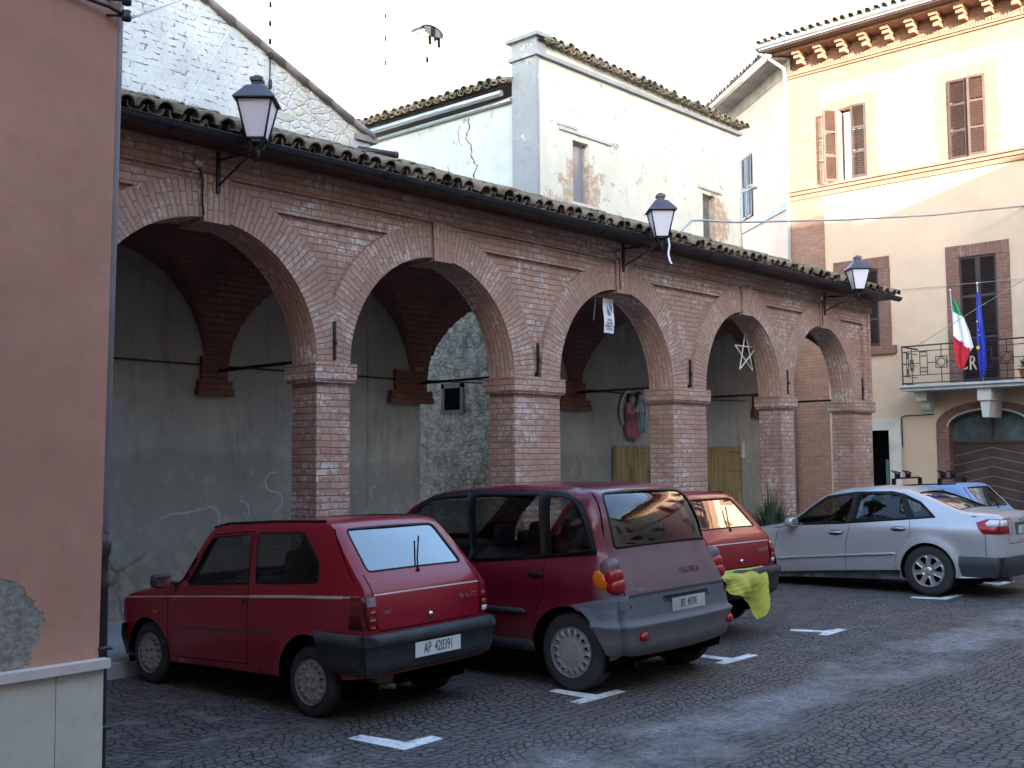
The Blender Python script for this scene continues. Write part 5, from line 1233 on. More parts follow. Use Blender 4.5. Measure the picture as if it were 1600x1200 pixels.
def build_body(c, T, mat, sill, arches, wins, rear_glass, screen, lowz=None, res=.055):
    """arches: (cx, cz, r); wins: list of (x,z) polygons; returns nothing"""
    E = c.edge(); x_f, x_r = E[0][0], E[-1][0]
    # bottom line from rear to front with wheel arches
    (ax, az, ar), (bx, bz, br) = arches
    def zs(x): return interp(sill, x)
    bot = []
    x = x_r
    def arc(cx, cz, r):
        a0 = math.asin(max(-1, min(1, (zs(cx-r*.97)-cz)/r))); q = []
        for i in range(25):
            a = pi-a0-(pi-a0-math.asin(max(-1, min(1, (zs(cx+r*.97)-cz)/r))))*i/24; q.append((cx+r*cos(a), cz+r*sin(a)))
        return q
    A1, A2 = arc(ax, az, ar), arc(bx, bz, br)
    poly = list(E)                                   # front bottom -> roof -> rear bottom
    poly += [(x_r*.66+A1[0][0]*.34, zs(x_r)), (A1[0][0]-.01, A1[0][1])]+A1+dens([A1[-1], A2[0]], .08, False)[1:-1]+A2+[(A2[-1][0]*.5+x_f*.5, zs(x_f))]
    mb = MB(); wins = [dens(w, .05) for w in wins]; rear_glass = dens(rear_glass, .06); screen = dens(screen, .06)
    for sg in (1, -1): sheet(mb, c.side(sg), poly, wins, res=res, sgn=-sg)
    # band
    ts = c.s; bp = [(t, c.ye(t)) for t in ts]; bp2 = [(t, -c.ye(t)) for t in reversed(ts)]
    sheet(mb, c.band, bp+dens([bp[-1], bp2[0]], .08, False)[1:-1]+bp2+dens([bp2[-1], bp[0]], .08, False)[1:-1], [rear_glass, screen], res=res*1.15, sgn=-1)
    body = mb.obj('body', mat, T, local=True, fix='weld')
    # floor and arch liners
    m = MB(); zf = .24; w = c.width(1, .3)-.10
    m.box((x_r+.12, -w, zf), (ax-ar, w, zf+.03)); m.box((ax+ar, -w, zf), (bx-br, w, zf+.03)); m.box((bx+br, -w, zf+.05), (x_f-.1, w, zf+.08))
    m.box((ax-ar, -w+.25, zf), (ax+ar, w-.25, zf+.2)); m.box((bx-br, -w+.25, zf), (bx+br, w-.25, zf+.3))
    for cx, cz, r in arches:
        for sg in (1, -1):
            P = []
            for i in range(17):
                a = R(-20)+R(220)*i/16; xx, zz = cx+(r+.004)*cos(a), max(.16, cz+(r+.004)*sin(a)); wo = c.width(cx, cz+r*.6)-.02
                P.append([(xx, sg*wo, zz), (xx, sg*(w-.28), zz)])
            m.grid(P)
            m.face([(cx-r, sg*(w-.28), .16), (cx+r, sg*(w-.28), .16), (cx+r, sg*(w-.28), cz+r), (cx-r, sg*(w-.28), cz+r)])
    m.obj('underbody', M_BLACK, T, local=True)
    return body
def window_(c, T, f, poly, sg, name, glass=GL, frame=.018, parent=None, inset=-.006):
    m = MB(); sheet(m, f, poly, res=.12, off=inset, sgn=sg); g = m.obj(name, glass, parent or T, local=True, fix='weld')
    fr = MB(); n_ = len(poly); line = dens(poly, .06)
    inner = offset(line, frame); A = []; B = []
    for p, q in zip(line, inner): A.append(f(*p)+normal(f, *p)*sg*.004); B.append(f(*q)+normal(f, *q)*sg*.002)
    o2 = offset(line, -.004); Cc = [f(*p)-normal(f, *p)*sg*.006 for p in o2]
    fr.grid([Cc, A, B], closev=True); fr.obj('window_seal', M_RUBB, g, local=True)
    return g
def seat(T, x, y, z, w=.5, h=.60, head=True, tilt=.18):
    m = MB(); m.sbox((x, y, z), (.5, w, .2), .4, 8); m.sbox((x-.26, y, z+h/2), (.14, w, h), .4, 8, Matrix.Rotation(-tilt, 3, 'Y')); s_ = m.obj('seat', M_SEAT, T, local=True)
    if head:
        m = MB(); m.sbox((x-.26-h*.5*tilt-.04, y, z+h+.10), (.10, w*.55, .20), .5, 8, Matrix.Rotation(-tilt, 3, 'Y')); m.tube([(x-.30, y-.05, z+h-.05), (x-.31, y-.05, z+h+.05)], .008, 5); m.tube([(x-.30, y+.05, z+h-.05), (x-.31, y+.05, z+h+.05)], .008, 5); m.obj('headrest', M_SEAT, s_, local=True)
def steering(T, x, y, z, tilt=1.1):
    m = MB(); Rm = Matrix.Rotation(tilt, 3, 'Y'); c = Vector((x, y, z))
    m.tube([c+Rm @ Vector((.18*cos(2*pi*k/20), .18*sin(2*pi*k/20), 0)) for k in range(20)], .014, 6, closed=True)
    m.tube([c+Rm @ Vector((0, -.17, 0)), c+Rm @ Vector((0, .17, 0))], .012, 6); m.tube([c, c+Rm @ Vector((0, 0, .0))+Vector((.25, 0, -.12))], .025, 6); m.obj('steering_wheel', M_DASH, T, local=True)
def seams(c, T, lines, sgs=(1, -1), w=.007):
    for sg in sgs:
        for L in lines: m = MB(); strip(m, c.side(sg), dens(L, .06, False), w, .0012, -sg); m.obj('panel_seam', M_BLACK, T, local=True, fix=False)
def wrap(c, rows, n=9, nb=26, yend=None, sg=1):
    """continuous skin round a rear corner: rows (z, off, x0); goes side -> corner -> rear (-> far side when yend is None)"""
    G_ = []
    for z, off, x0 in rows:
        t = c.s_at_z(z); p, nn, r, cr = c.at(t); q = p-nn*.293*r; L = []; f = c.side(1)
        for i in range(n+1):
            x = x0+(q.x-x0)*(i/n)**.8; pt = f(x, z)+normal(f, x, z)*-off if False else f(x, z)
            nm = -normal(f, x, z); L.append(pt+nm*off)
        ye = c.ye(t); f2 = c.band
        ys = [ye-(ye-(yend if yend is not None else -ye))*(i/nb) for i in range(nb+1)]
        for y in ys: L.append(f2(t, y)-normal(f2, t, y)*off)
        if yend is None:
            f3 = c.side(-1)
            for i in range(n+1):
                x = q.x+(x0-q.x)*(i/n)**1.25; L.append(f3(x, z)+normal(f3, x, z)*off)
        if sg < 0: L = [Vector((v.x, -v.y, v.z)) for v in L]
        G_.append(L)
    m = MB(); m.grid(G_); return m
def plate(T, txt, c3, rx, w, h, size, squeeze, nm='number_plate', back=M_PLATE):
    """plate facing -x (rear)"""
    Mx = Matrix.Translation(c3) @ Matrix.Rotation(rx, 4, 'Y') @ Matrix.Rotation(-pi/2, 4, 'Z') @ Matrix.Rotation(pi/2, 4, 'X')
    m = MB(); m.box((-w/2, -h/2, -.006), (w/2, h/2, 0)); m.v = [tuple(Mx @ Vector(p)) for p in m.v]; p = m.obj(nm, back, T, local=True)
    textmb(txt, size, Mx @ Matrix.Translation((0, 0, .001)), squeeze, .0008).obj('plate_lettering', M_INK, p, local=True, fix=False); return p
def badge(T, txt, c3, size, mat, squeeze=1, tilt=0, slant=0):
    Mx = Matrix.Translation(c3) @ Matrix.Rotation(tilt, 4, 'Y') @ Matrix.Rotation(-pi/2, 4, 'Z') @ Matrix.Rotation(pi/2, 4, 'X')
    return textmb(txt, size, Mx, squeeze, .0015).obj('badge', mat, T, local=True, fix=False)
def wiper(T, p0, p1, pb0, pb1):
    m = MB(); m.tube([p0, pb0, pb1], .007, 6); m.sbox(p0, (.03, .03, .03), .6, 6); m.obj('rear_wiper', M_RUBB, T, local=True)
def lerp_(a, b, t): return tuple(a[i]+(b[i]-a[i])*t for i in range(3))

# ---- small boxy hatchback --------------------------------------------------
def hatch(label, loc, th, mat, plate_txt, group=None, dz=0, badges=True, name='hatchback_car', cap='p', z_r=.275, rg=GL):
    T = thing(name, label, 'car', (loc[0], loc[1], 0), th+pi/2, group)
    sil = [(2.64, .32, .05, .02), (2.70, .50, .05, .03), (2.70, .74, .05, .03), (2.55, .80, .06, .015), (2.1, .875, .06, .015), (1.72, .945, .035, .015), (1.42, 1.40, .035, .015), (1.30, 1.455, .04, .01), (.6, 1.495, .045, .012), (-.06, 1.515, .04, .015), (-.12, 1.505, .03, .01), (-.50, 1.10, .028, .01), (-.60, 1.01, .028, .01), (-.625, .85, .028, .01), (-.615, .365, .04, .015)]
    Wt = [(.2, .70), (.45, .725), (.60, .735), (.95, .728), (1.02, .712), (1.25, .665), (1.5, .595)]
    tp = [(-.65, -.035), (-.1, 0), (2.0, 0), (2.5, -.02), (2.7, -.045)]
    RA = .36; aw = [(.0, .285, RA), (2.205, .25, .345)]
    c = Car(sil, Wt, tp, flare=[(0, .285, RA, .008, .05), (2.205, .25, .345, .008, .05)])
    w1 = rnd([(1.60, .925), (1.345, 1.345), (.83, 1.395), (.745, .985)], .035, 3); w2 = rnd([(.665, .99), (.745, 1.405), (.17, 1.425), (-.08, 1.20), (-.09, 1.065), (-.06, 1.04)], .04, 3)
    rgp = rnd([(.545, 1.13), (.50, 1.455), (-.50, 1.455), (-.545, 1.13)], .05, 4); rgp = c.rpoly(rgp)
    s0, s1 = c.s_at_x(1.70), c.s_at_x(1.44); scr = rnd([(s0, .56), (s1, .50), (s1, -.50), (s0, -.56)], .04, 3)
    build_body(c, T, mat, [(-.7, .36), (-.3, .33), (.5, .27), (1.9, .235), (2.7, .26)], aw, [w1, w2], rgp, scr)
    for sg in (1, -1):
        f = c.side(sg)
        for w in (w1, w2): window_(c, T, f, w, -sg, 'side_window', GL)
    window_(c, T, c.band, rgp, -1, 'rear_window', rg, .022); window_(c, T, c.band, scr, -1, 'windscreen', GL, .02)
    seams(c, T, [[(1.885, .80), (1.89, .42), (1.76, .29), (.76, .335), (.745, .92), (.795, 1.412), (1.33, 1.365), (1.64, .93)], [(-.15, 1.46), (-.47, 1.07)]])
    m = MB(); ln = [(c.s_at_z(z), y) for y, z in ((.60, 1.12), (.61, .99), (.60, .75), (.55, .705), (-.55, .705), (-.60, .75), (-.61, .99), (-.60, 1.12))]; strip(m, c.band, dens(ln, .05, False), .008, .0015, -1); m.obj('tailgate_seam', M_BLACK, T, local=True, fix=False)
    m = MB(); strip(m, c.band, [(c.s_at_z(.975), -.60+.1*i) for i in range(13)], .012, .002, -1); m.obj('pinstripe', M_PIN, T, local=True, fix=False)
    # pinstripe round the waist, rub strip
    for sg in (1, -1):
        f = c.side(sg); m = MB(); strip(m, f, dens([(2.64, .745), (1.9, .805), (.77, .885), (.2, .925), (-.54, .965)], .08, False), .012, .002, -sg)
        if sg == 1: strip(m, f, dens([(.72, .888), (.2, .925), (-.38, .955)], .08, False), .022, .0025, -sg)
        m.obj('pinstripe', M_PIN, T, local=True, fix=False)
        m = MB(); strip(m, f, dens([(1.86, .545), (.78, .60), (.44, .62)], .08, False), .018, .003, -sg); m.obj('side_crease', mat, T, local=True, fix=False)
        # gutter rail
        m = MB(); q = [Vector(f(x, z))+Vector((0, sg*.006, .0)) for x, z in ((1.40, 1.395), (1.2, 1.435), (.6, 1.47), (-.02, 1.49))]; m.tube([(p.x, p.y-sg*.03, p.z+.028) for p in q], .011, 6); m.obj('roof_rail', M_RUBB, T, local=True)
        lp = wrap(c, [(.965, 0, -.465), (.965, .010, -.465), (.845, .011, -.46), (.725, .010, -.455), (.725, 0, -.455)], 4, 8, .60, sg).obj('tail_light', M_LAMPD, T, local=True)
        m = MB()
        for z0, z1, mt in ((.895, .85, 0), (.83, .79, 1), (.775, .735, 2)): sheet(m, c.band, [(c.s_at_z(z), sg*y) for y, z in ((.615, z0), (.675, z0), (.675, z1), (.615, z1))], res=.05, off=.015, sgn=-1, thick=1, mi=(2 if (mt == 2 and sg < 0) else 1 if mt == 1 else 0))
        m.obj('lens', [M_LAMPR, plain('amber_lens', (.30, .05, .01), .15), M_LAMPW], lp, local=True, fix='weld')
        m = MB(); sheet(m, f, rnd([(2.10, .665), (2.04, .668), (2.04, .645), (2.10, .642)], .006, 2), res=.05, off=.01, sgn=-sg, thick=1); m.obj('indicator', M_LAMPO, T, local=True, fix='weld')
        y = sg*(c.width(.8, .86)); m = MB(); m.sbox((.80, y+sg*.004, .845), (.035, .02, .035), 1, 6); m.obj('door_lock', M_RUBB, T, local=True)
        m = MB(); m.sbox((1.83, sg*.85, .955), (.10, .17, .12), .45, 8); m.tube([(1.74, sg*.70, .93), (1.80, sg*.80, .945)], .018, 6); mr = m.obj('wing_mirror', M_TRIM, T, local=True)
        m = MB(); m.face([(1.778, sg*.775, .905), (1.778, sg*.92, .91), (1.778, sg*.92, 1.0), (1.778, sg*.775, 1.0)]); m.obj('mirror_glass', M_CHROME, mr, local=True)
        m = MB(); m.tube([(1.95, sg*.735, .40), (1.95, sg*.742, .40)], .03, 10); m.obj('jacking_cap', M_TRIM, T, local=True)
        for cx in (0, 2.205): pass
        wheel(T, 0.0, sg*.625, z_r, .15, sg, cap); wheel(T, 2.205, sg*.625, z_r, .15, sg, cap)
    wrap(c, [(.685, 0, -.14), (.69, .035, -.15), (.68, .078, -.16), (.61, .088, -.175), (.595, .07, -.185), (.47, .062, -.25), (.40, .045, -.29), (.375, .0, -.31)], 9, 30).obj('rear_bumper', M_TRIM, T, local=True)
    m = MB(); m.grid([[(x_-(.17 if abs(y) > .7 else .02 if abs(y) > .6 else 0), y*(1 if abs(y) < .7 else 1), z) for y in (-.74, -.71, -.3, 0, .3, .71, .74)] for x_, z in ((2.66, .53), (2.78, .51), (2.79, .40), (2.70, .24), (2.60, .23))]); m.obj('front_bumper', M_TRIM, T, local=True)
    m = MB(); m.box((2.715, -.5, .55), (2.735, .5, .72)); gg = m.obj('grille', M_RUBB, T, local=True)
    m = MB(); [m.box((2.72, s_*.52-.09, .56), (2.745, s_*.52+.09, .72)) for s_ in (-1, 1)]; m.obj('headlight', M_LAMPW, T, local=True)
    plate(T, plate_txt, (-.712, 0, .53), R(0), .52, .115, .115, .62)
    m = MB(); m.box((-.714, -.29, .592), (-.69, .29, .608)); m.obj('plate_lamp', M_RUBB, T, local=True)
    if badges:
        badge(T, 'Panda 750', (-.650, -.42, .885), .062, M_CHROME, .8); badge(T, 'FIAT', (-.652, .50, .845), .038, M_CHROME, 1.3)
    m = MB(); m.lathe([(0, -.665), (.018, -.66), (.022, -.64)], (0, .02, .78), 'x', 10); m.obj('tailgate_lock', M_CHROME, T, local=True)
    a, b = (-.505, .02, 1.115), (-.335, -.14, 1.325); wiper(T, a, b, lerp_(a, b, .45), (-.30, -.20, 1.365))
    m = MB(); m.tube([(.2, .42, .27), (-.45, .42, .25), (-.62, .40, .27)], .022, 8); m.sbox((-.35, .35, .30), (.3, .2, .12), .5, 8); m.obj('exhaust', M_EXH, T, local=True)
    seat(T, .95, .33, .50, .46, .55); seat(T, .95, -.33, .50, .46, .55); seat(T, .10, 0, .52, 1.1, .45, False); steering(T, 1.35, .33, .86)
    m = MB(); m.sbox((1.58, 0, .82), (.3, 1.2, .20), .4, 8); m.obj('dashboard', M_DASH, T, local=True); m = MB(); m.box((-.52, -.58, .98), (-.1, .58, 1.0)); m.obj('parcel_shelf', M_DASH, T, local=True)
    T.location.z = dz; return T
C1 = hatch('small red boxy hatchback, clean, nearest to the camera, its plate reading AP 420391', (5.99, 7.10), .065, P_RED, 'AP  420391', rg=GLR)
# ---- rounded people carrier -------------------------------------------------
def carrier():
    T = thing('people_carrier', 'wine-red bulbous people carrier with dusty grey bumper and dirty tailgate, between the two red hatchbacks', 'car', (8.25, 6.15, 0), .03+pi/2)
    sil = [(3.28, .26, .10, .03), (3.42, .50, .12, .06), (3.40, .78, .12, .06), (3.15, .96, .12, .03), (2.72, 1.06, .10, .03), (2.60, 1.13, .08, .03), (2.06, 1.56, .08, .03), (1.72, 1.68, .09, .03), (.85, 1.745, .10, .03), (.15, 1.74, .10, .03), (-.08, 1.715, .11, .03), (-.19, 1.64, .15, .03), (-.30, 1.42, .17, .045), (-.37, 1.18, .18, .045), (-.46, .98, .20, .05), (-.53, .82, .20, .05), (-.545, .66, .20, .05), (-.55, .58, .20, .05), (-.55, .46, .20, .05), (-.52, .33, .18, .05)]
    Wt = [(.22, .88), (.42, .93), (.64, .955), (.74, .94), (.92, .94), (1.04, .91), (1.13, .865), (1.20, .85), (1.45, .835), (1.60, .81), (1.75, .76)]
    tp = [(-.6, -.045), (-.2, -.005), (.2, 0), (2.2, 0), (2.9, -.03), (3.4, -.09)]
    RA = .395; aw = [(0, .335, RA), (2.77, .33, RA)]
    c = Car(sil, Wt, tp, flare=[(0, .335, RA, .012, .06), (2.77, .33, RA, .012, .06)])
    F = rnd([(2.28, 1.06), (2.02, 1.42), (1.78, 1.615), (1.30, 1.66), (1.20, 1.06)], .04, 3)
    Rr = rnd([(1.13, 1.07), (1.20, 1.665), (.42, 1.675), (.35, 1.135)], .03, 3)
    Q = rnd([(.25, 1.145), (.30, 1.665), (.14, 1.665), (-.03, 1.60), (-.13, 1.42), (-.205, 1.20)], [.02, .03, .06, .10, .08, .03], 4)
    rg = c.rpoly(rnd([(.735, 1.215), (.72, 1.45), (.66, 1.685), (-.66, 1.685), (-.72, 1.45), (-.735, 1.215)], [.05, .05, .10, .10, .05, .05], 4))
    s0, s1 = c.s_at_x(2.58), c.s_at_x(2.02); scr = rnd([(s0, .74), (s1, .66), (s1, -.66), (s0, -.74)], .06, 3)
    build_body(c, T, P_RED2, [(-.6, .33), (-.38, .30), (.4, .30), (2.3, .27), (3.4, .27)], aw, [F, Rr, Q], rg, scr, res=.06)
    for sg in (1, -1):
        f = c.side(sg)
        for w in (F, Rr, Q): window_(c, T, f, w, -sg, 'side_window', GL, .014)
        m = MB(); outer = rnd([(2.36, 1.035), (2.04, 1.47), (1.80, 1.645), (1.25, 1.70), (.15, 1.70), (-.07, 1.62), (-.17, 1.43), (-.25, 1.175), (.3, 1.115), (1.2, 1.035)], .03, 2)
        sheet(m, f, dens(outer, .06), [dens(F, .06), dens(Rr, .06), dens(Q, .06)], res=.06, off=.007, sgn=-sg, thick=1, base=0); m.obj('window_frame', M_RUBB, T, local=True, fix='weld')
        m = MB(); sheet(m, f, dens(rnd([(.39, .40), (.39, .30), (2.37, .27), (2.37, .37)], .01, 2), .08), res=.1, off=.006, sgn=-sg, thick=1); m.obj('sill', M_TRIM, T, local=True, fix='weld')
        m = MB(); m2 = [(.86, .635), (.48, .645)]; sheet(m, f, rnd([(2.2, .60), (2.2, .645), (.50, .672), (.46, .65), (.50, .628)], .012, 3), res=.1, off=.02, sgn=-sg, thick=1); m.obj('side_moulding', M_TRIM, T, local=True, fix='weld')
        m = MB(); m.sbox((.36, sg*(c.width(.36, .975)+.004), .975), (.19, .035, .055), .8, 8); m.obj('door_handle', M_RUBB, T, local=True)
        y = sg*.9; lp = MB(); lp.sbox((-.425, sg*.82, .915), (.15, .19, .14), .8, 10); L_ = lp.obj('tail_light', M_LAMPR, T, local=True, fix=False)
        lp = MB(); lp.sbox((-.405, sg*.825, .995), (.15, .185, .15), .8, 12); lp.obj('red_lens', M_LAMPR, L_, local=True)
        lp = MB(); lp.sbox((-.37, sg*.82, 1.05), (.17, .175, .20), .8, 12); lp.obj('lamp_housing', P_RED2, L_, local=True)
        lp = MB(); lp.sbox((-.315, sg*.88, .955), (.21, .10, .17), .95, 12, Matrix.Rotation(R(-38), 3, 'Y')); lp.obj('indicator_lens', M_LAMPO, L_, local=True)
        m = MB(); m.lathe([(0, -.655), (.035, -.65), (.04, -.62), (.045, -.60)], (.0, sg*.70, .50), 'x', 14); m.obj('reflector', M_LAMPR, T, local=True)
        m = MB(); m.sbox((2.15, sg*1.02, 1.10), (.12, .18, .20), .5, 8); m.tube([(2.2, sg*.86, 1.06), (2.15, sg*.96, 1.08)], .02, 6); m.obj('wing_mirror', M_RUBB, T, local=True)
        wheel(T, 0, sg*.80, .335, .20, sg, 'm'); wheel(T, 2.77, sg*.80, .335, .20, sg, 'm')
    seams(c, T, [[(.30, 1.12), (.275, .95), (.275, .80), (.36, .66), (.395, .40), (1.14, .33), (1.16, .7), (1.16, 1.04)], [(1.16, .7), (1.14, .33), (2.35, .37), (2.42, .8), (2.40, 1.02)]])
    window_(c, T, c.band, rg, -1, 'rear_window', GLD, .03); window_(c, T, c.band, scr, -1, 'windscreen', GL, .03)
    m = MB(); ln = [(c.s_at_z(z), y) for y, z in ((-.70, 1.70), (-.765, 1.45), (-.80, 1.19), (-.79, .98), (-.80, .84), (-.74, .63), (.74, .63), (.80, .84), (.79, .98), (.80, 1.19), (.765, 1.45), (.70, 1.70))]
    strip(m, c.band, dens(rnd(ln, .04, 3, False), .05, False), .009, .0015, -1); m.obj('tailgate_seam', M_BLACK, T, local=True, fix=False)
    m = MB(); sheet(m, c.band, dens([(c.s_at_z(z), y) for y, z in ((-.785, .835), (.785, .835), (.73, .63), (-.73, .63))], .06), res=.07, off=.006, sgn=-1, thick=1, base=-.012); m.obj('tailgate_panel', M_TRIMG, T, local=True, fix='weld')
    m = MB(); sheet(m, c.band, dens([(c.s_at_z(z), y) for y, z in ((-.40, .79), (.34, .79), (.30, .65), (-.44, .65))], .06), res=.07, off=.0075, sgn=-1, thick=1, base=0); m.obj('plate_recess', M_TRIM, T, local=True, fix='weld')
    wrap(c, [(.735, .012, -.10), (.72, .014, -.13), (.66, .016, -.22), (.625, .02, -.26), (.60, .055, -.28), (.585, .065, -.29), (.555, .045, -.31), (.46, .05, -.36), (.36, .03, -.385), (.335, 0, -.39)], 10, 30).obj('rear_bumper', M_TRIMG, T, local=True)
    for sg in (1, -1):
        wrap(c, [(.842, 0, -.44), (.84, .009, -.43), (.79, .010, -.25), (.742, .012, -.05), (.70, .012, -.12), (.69, 0, -.12)], 10, 5, .775, sg).obj('bumper_corner', M_TRIMG, T, local=True)
    plate(T, 'BT  497VE', (-.612, -.03, .715), R(2), .54, .115, .10, .62, back=plain('dusty_plate', (.36, .38, .38), .6, var=.2))
    m = textmb('MULTIPLA', .085, Matrix.Translation((-.513, -.20, .985)) @ Matrix.Rotation(R(26), 4, 'Y') @ Matrix.Rotation(-pi/2, 4, 'Z') @ Matrix.Rotation(pi/2, 4, 'X'), .85, .0015); m.obj('badge', plain('dark_red_relief', (.06, .012, .02), .4), T, local=True, fix=False)
    badge(T, 'FIAT', (-.55, .62, .875), .05, M_CHROME, 1.2, R(20))
    m = MB(); m.tube([(-.365, .20, 1.225), (-.36, -.32, 1.235)], .010, 6); m.tube([(-.36, -.06, 1.22), (-.365, -.10, 1.24)], .02, 6); m.obj('rear_wiper', M_RUBB, T, local=True)
    for y in (.52, 0, -.52): seat(T, .45, y, .62, .46, .58); seat(T, 1.45, y, .60, .46, .58)
    steering(T, 1.95, .52, 1.02); m = MB(); m.sbox((2.35, 0, .98), (.5, 1.5, .3), .4, 8); m.obj('dashboard', M_DASH, T, local=True)
    m = MB(); m.tube([(-.18, .60, 1.2), (-.13, .59, 1.45), (-.05, .58, 1.64)], .02, 6); m.obj('interior_pillar', plain('light_trim', (.45, .45, .5), .5), T, local=True)
    m = MB(); m.box((3.40, -.5, .35), (3.44, .5, .45)); m.obj('grille', M_RUBB, T, local=True)
    m = MB(); [m.sbox((3.38, s_*.62, .72), (.1, .2, .16), .8, 8) for s_ in (-1, 1)]; m.obj('headlight', M_LAMPW, T, local=True, fix=False)
carrier()
# ---- silver saloon ------------------------------------------------------------
def saloon():
    T = thing('saloon_car', 'silver four-door saloon with alloy wheels, parked at the right of the row', 'car', (16.47, 6.35, 0), .02+pi/2)
    sil = [(3.42, .20, .10, .05), (3.55, .42, .12, .08), (3.48, .66, .12, .08), (3.25, .76, .12, .05), (2.7, .87, .10, .03), (2.25, .95, .08, .03), (1.66, 1.39, .07, .03), (1.42, 1.475, .08, .03), (.9, 1.515, .09, .03), (.42, 1.485, .09, .03), (.10, 1.39, .08, .03), (-.34, 1.215, .08, .03), (-.48, 1.18, .08, .03), (-.88, 1.165, .07, .03), (-.98, 1.13, .08, .05), (-.985, .90, .12, .06), (-1.0, .72, .14, .06), (-1.02, .55, .14, .06), (-.97, .31, .12, .06)]
    Wt = [(.12, .86), (.3, .895), (.55, .915), (.85, .915), (.96, .90), (1.04, .86), (1.12, .80), (1.2, .76), (1.35, .70), (1.5, .61)]
    tp = [(-1.0, -.06), (-.5, -.015), (.3, 0), (2.2, 0), (3.0, -.03), (3.5, -.10)]
    RA = .392; aw = [(0, .362, RA), (2.76, .335, RA)]
    c = Car(sil, Wt, tp, flare=[(0, .362, RA, .028, .13), (2.76, .335, RA, .028, .13)])
    F = rnd([(2.06, .935), (1.84, 1.17), (1.58, 1.355), (1.17, 1.425), (1.215, 1.0)], .03, 3)
    B = rnd([(1.09, 1.015), (1.06, 1.435), (.60, 1.44), (.44, 1.40), (.31, 1.085)], .03, 3)
    Q = rnd([(.375, 1.385), (.225, 1.095), (-.04, 1.115), (.03, 1.20), (.17, 1.31)], [.01, .02, .03, .03, .03], 3)
    s0, s1 = c.s_at_x(.26), c.s_at_x(-.38); rg = rnd([(s0, .50), (s0, -.50), (s1, -.62), (s1, .62)], .05, 4)
    t0, t1 = c.s_at_x(2.20), c.s_at_x(1.62); scr = rnd([(t0, .68), (t1, .56), (t1, -.56), (t0, -.68)], .06, 3)
    build_body(c, T, P_SILV, [(-1, .30), (-.43, .28), (.4, .21), (1.5, .16), (2.4, .13), (3.5, .16)], aw, [F, B, Q], rg, scr, res=.062)
    for sg in (1, -1):
        f = c.side(sg)
        for w in (F, B, Q): window_(c, T, f, w, -sg, 'side_window', GL, .016)
        m = MB(); sheet(m, f, dens(rnd([(2.14, .925), (1.86, 1.20), (1.60, 1.385), (1.15, 1.455), (.60, 1.468), (.40, 1.43), (.14, 1.325), (-.10, 1.105), (1.2, .985)], .02, 2), .06), [dens(F, .06), dens(B, .06), dens(Q, .06)], res=.062, off=.005, sgn=-sg, thick=1, base=0); m.obj('window_frame', M_RUBB, T, local=True, fix='weld')
        m = MB(); sheet(m, f, dens([(2.40, .20), (2.36, .13), (.41, .21), (.40, .345), (1.48, .275)], .08), res=.09, off=.004, sgn=-sg, thick=1); m.obj('sill', M_TRIM, T, local=True, fix='weld')
        m = MB(); sheet(m, f, dens(rnd([(2.36, .40), (2.36, .435), (.50, .595), (.46, .575), (.50, .555)], .01, 2), .1), res=.1, off=.014, sgn=-sg, thick=1); m.obj('side_moulding', P_SILV, T, local=True, fix='weld')
        for x, z in ((1.38, .845), (.42, .935)):
            y = sg*c.width(x, z); m = MB(); m.sbox((x, y, z), (.23, .03, .075), .8, 8); h = m.obj('door_handle', M_TRIM, T, local=True); m = MB(); m.tube([(x+.10, y+sg*.01, z+.006), (x, y+sg*.035, z+.01), (x-.10, y+sg*.01, z+.006)], .016, 8); m.obj('grip', P_SILV, h, local=True)
        m = MB(); m.sbox((2.06, sg*1.02, .985), (.15, .22, .14), .6, 10); m.tube([(2.08, sg*.87, .94), (2.05, sg*.96, .96)], .025, 6); mr = m.obj('wing_mirror', P_SILV, T, local=True); m = MB(); m.face([(1.985, sg*.93, .93), (1.985, sg*1.11, .94), (1.985, sg*1.11, 1.04), (1.985, sg*.93, 1.035)]); m.obj('mirror_glass', M_CHROME, mr, local=True)
        L_ = wrap(c, [(1.105, 0, -.80), (1.10, .008, -.79), (1.05, .008, -.66), (.97, .008, -.70), (.90, .008, -.77), (.90, 0, -.78)], 8, 10, .57, sg).obj('tail_light', M_LAMPR, T, local=True)
        wrap(c, [(1.085, 0, -.84), (1.085, .012, -.83), (1.045, .012, -.78), (1.01, .012, -.81), (1.005, 0, -.82)], 6, 8, .61, sg).obj('clear_lens', M_LAMPW, L_, local=True)
        wheel(T, 0, sg*.815, .355, .19, sg, 'a'); wheel(T, 2.76, sg*.815, .335, .19, sg, 'a')
    seams(c, T, [[(2.20, .93), (2.33, .88), (2.40, .63), (2.41, .20)], [(1.15, 1.0), (1.22, .70), (1.25, .28)], [(.27, 1.08), (.24, .90), (.30, .78), (.45, .58), (.48, .40), (.46, .34)], [(-.79, .89), (-.80, .59)]])
    window_(c, T, c.band, rg, -1, 'rear_window', GLR, .03); window_(c, T, c.band, scr, -1, 'windscreen', GL, .03)
    m = MB(); ln = [(c.s_at_x(-.43), .60)]+[(c.s_at_z(z), y) for y, z in ((.60, 1.10), (.46, 1.09), (.46, .90), (.60, .87), (.60, .76))]; ln += [(a, -b) for a, b in reversed(ln)]
    strip(m, c.band, dens(ln, .05, False), .008, .0015, -1); m.obj('boot_seam', M_BLACK, T, local=True, fix=False)
    m = MB(); sheet(m, c.band, dens([(c.s_at_z(z), y) for y, z in ((-.36, 1.04), (.36, 1.04), (.33, .87), (-.33, .87))], .06), res=.07, off=.002, sgn=-1, thick=1, base=0); m.obj('plate_recess', M_TRIMG, T, local=True, fix='weld')
    plate(T, 'CD  318KL', (-1.052, 0, .945), R(-2), .52, .11, .09, .6)
    m = MB()
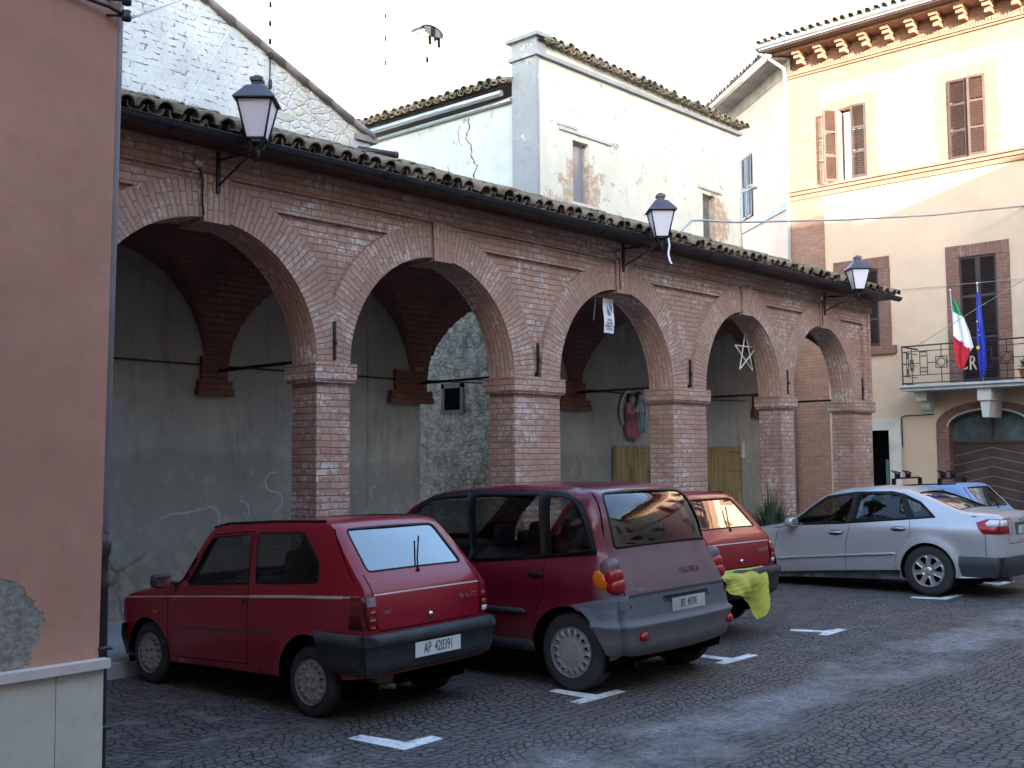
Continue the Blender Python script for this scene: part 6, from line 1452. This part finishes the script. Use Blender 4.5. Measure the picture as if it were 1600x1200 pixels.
    for i in range(4): m.tube([Vector((-1.04, -.12+.08*i+.05*cos(2*pi*k/16), 1.10+.035*sin(2*pi*k/16))) for k in range(16)], .006, 5, closed=True)
    m.obj('badge', M_CHROME, T, local=True)
    wrap(c, [(.585, 0, -.43), (.58, .008, -.43), (.45, .010, -.43), (.33, .006, -.46), (.30, 0, -.47)], 12, 26).obj('rear_bumper', M_TRIM, T, local=True)
    m = MB(); strip(m, c.band, [(c.s_at_z(.80), -.30+.1*i) for i in range(7)], .02, .006, -1); m.obj('boot_trim', M_CHROME, T, local=True, fix=False)
    m = MB(); m.tube([(-.6, .45, .26), (-1.0, .45, .25)], .03, 8); m.obj('exhaust', M_EXH, T, local=True)
    for y in (.36, -.36): seat(T, 1.45, y, .48, .5, .62); seat(T, .45, y, .50, .5, .50)
    steering(T, 1.85, .36, .86); m = MB(); m.sbox((2.1, 0, .82), (.35, 1.4, .24), .4, 8); m.obj('dashboard', M_DASH, T, local=True)
    m = MB(); m.box((-.45, -.6, 1.02), (.1, .6, 1.05)); m.obj('parcel_shelf', M_DASH, T, local=True)
saloon()
C2 = hatch('red boxy hatchback half hidden behind the people carrier, a yellow cloth hanging from its tail', (10.80, 7.12), -.03, P_RED, 'AP  386172', rg=GLR, dz=.06)
C3 = hatch('pale blue boxy hatchback with roof bars, farthest car, partly hidden behind the silver saloon', (19.09, 7.04), 0, P_BLUE, 'AP  291735', badges=False, rg=GLR)
# yellow cloth shut in the tailgate of the far red hatchback
M_YCL = plain('yellow_cloth', (.42, .40, .06), .8, var=.12, bscale=8, bstr=.3)
Mw = WMX[C2.name]
mb = MB(); rows = []; NV, NU = 30, 44
for j in range(NV+1):
    v = j/NV; row = []
    for i in range(NU+1):
        u = i/NU
        yl = .62-1.02*u*(1-.22*v)+.012*sin(v*7+u*12)*v
        ph = (u-.12*v)*v
        wv = .030*sin(u*11+v*4)+.014*sin(u*21-v*7+1)+.004*sin((u+v)*37)+.035*abs(sin(u*6.5-v*2.2))**3
        z = .70-(.16+.50*u**1.5)*v-.03*sin(u*9)*v; x = -.66-.05*min(1, v*3)-.03*v-wv*(.25+v)-(.05 if v > .2 else .25*v)
        if u > .82: z += (u-.82)*1.2*v
        row.append(Mw @ Vector((x, yl, z+.06)))
    rows.append(row)
mb.grid(rows); one('yellow_cloth', mb, M_YCL, 'yellow cloth draped out of the boot of the far red hatchback', 'cloth', tuple(Mw @ Vector((-.75, -.2, .3))))
# roof bars with clamps on the blue car
for k, x in enumerate((1.05, .25)):
    m = MB(); m.tube([(x, .58, 1.55), (x, .52, 1.60), (x, -.52, 1.60), (x, -.58, 1.55)], .016, 8)
    for y in (.56, -.56): m.box((x-.03, y-.025, 1.48), (x+.03, y+.025, 1.60))
    bar_ = m.obj('roof_bar', M_RUBB, C3, local=True)
    for y in (.40, -.05):
        m = MB(); m.box((x-.04, y-.03, 1.60), (x+.04, y+.03, 1.68)); m.tube([(x, y-.12, 1.69), (x, y+.12, 1.72)], .014, 6); m.tube([(x-.05, y+.1, 1.66), (x+.06, y+.12, 1.74)], .012, 6); m.obj('clamp', M_RUBB, bar_, local=True)
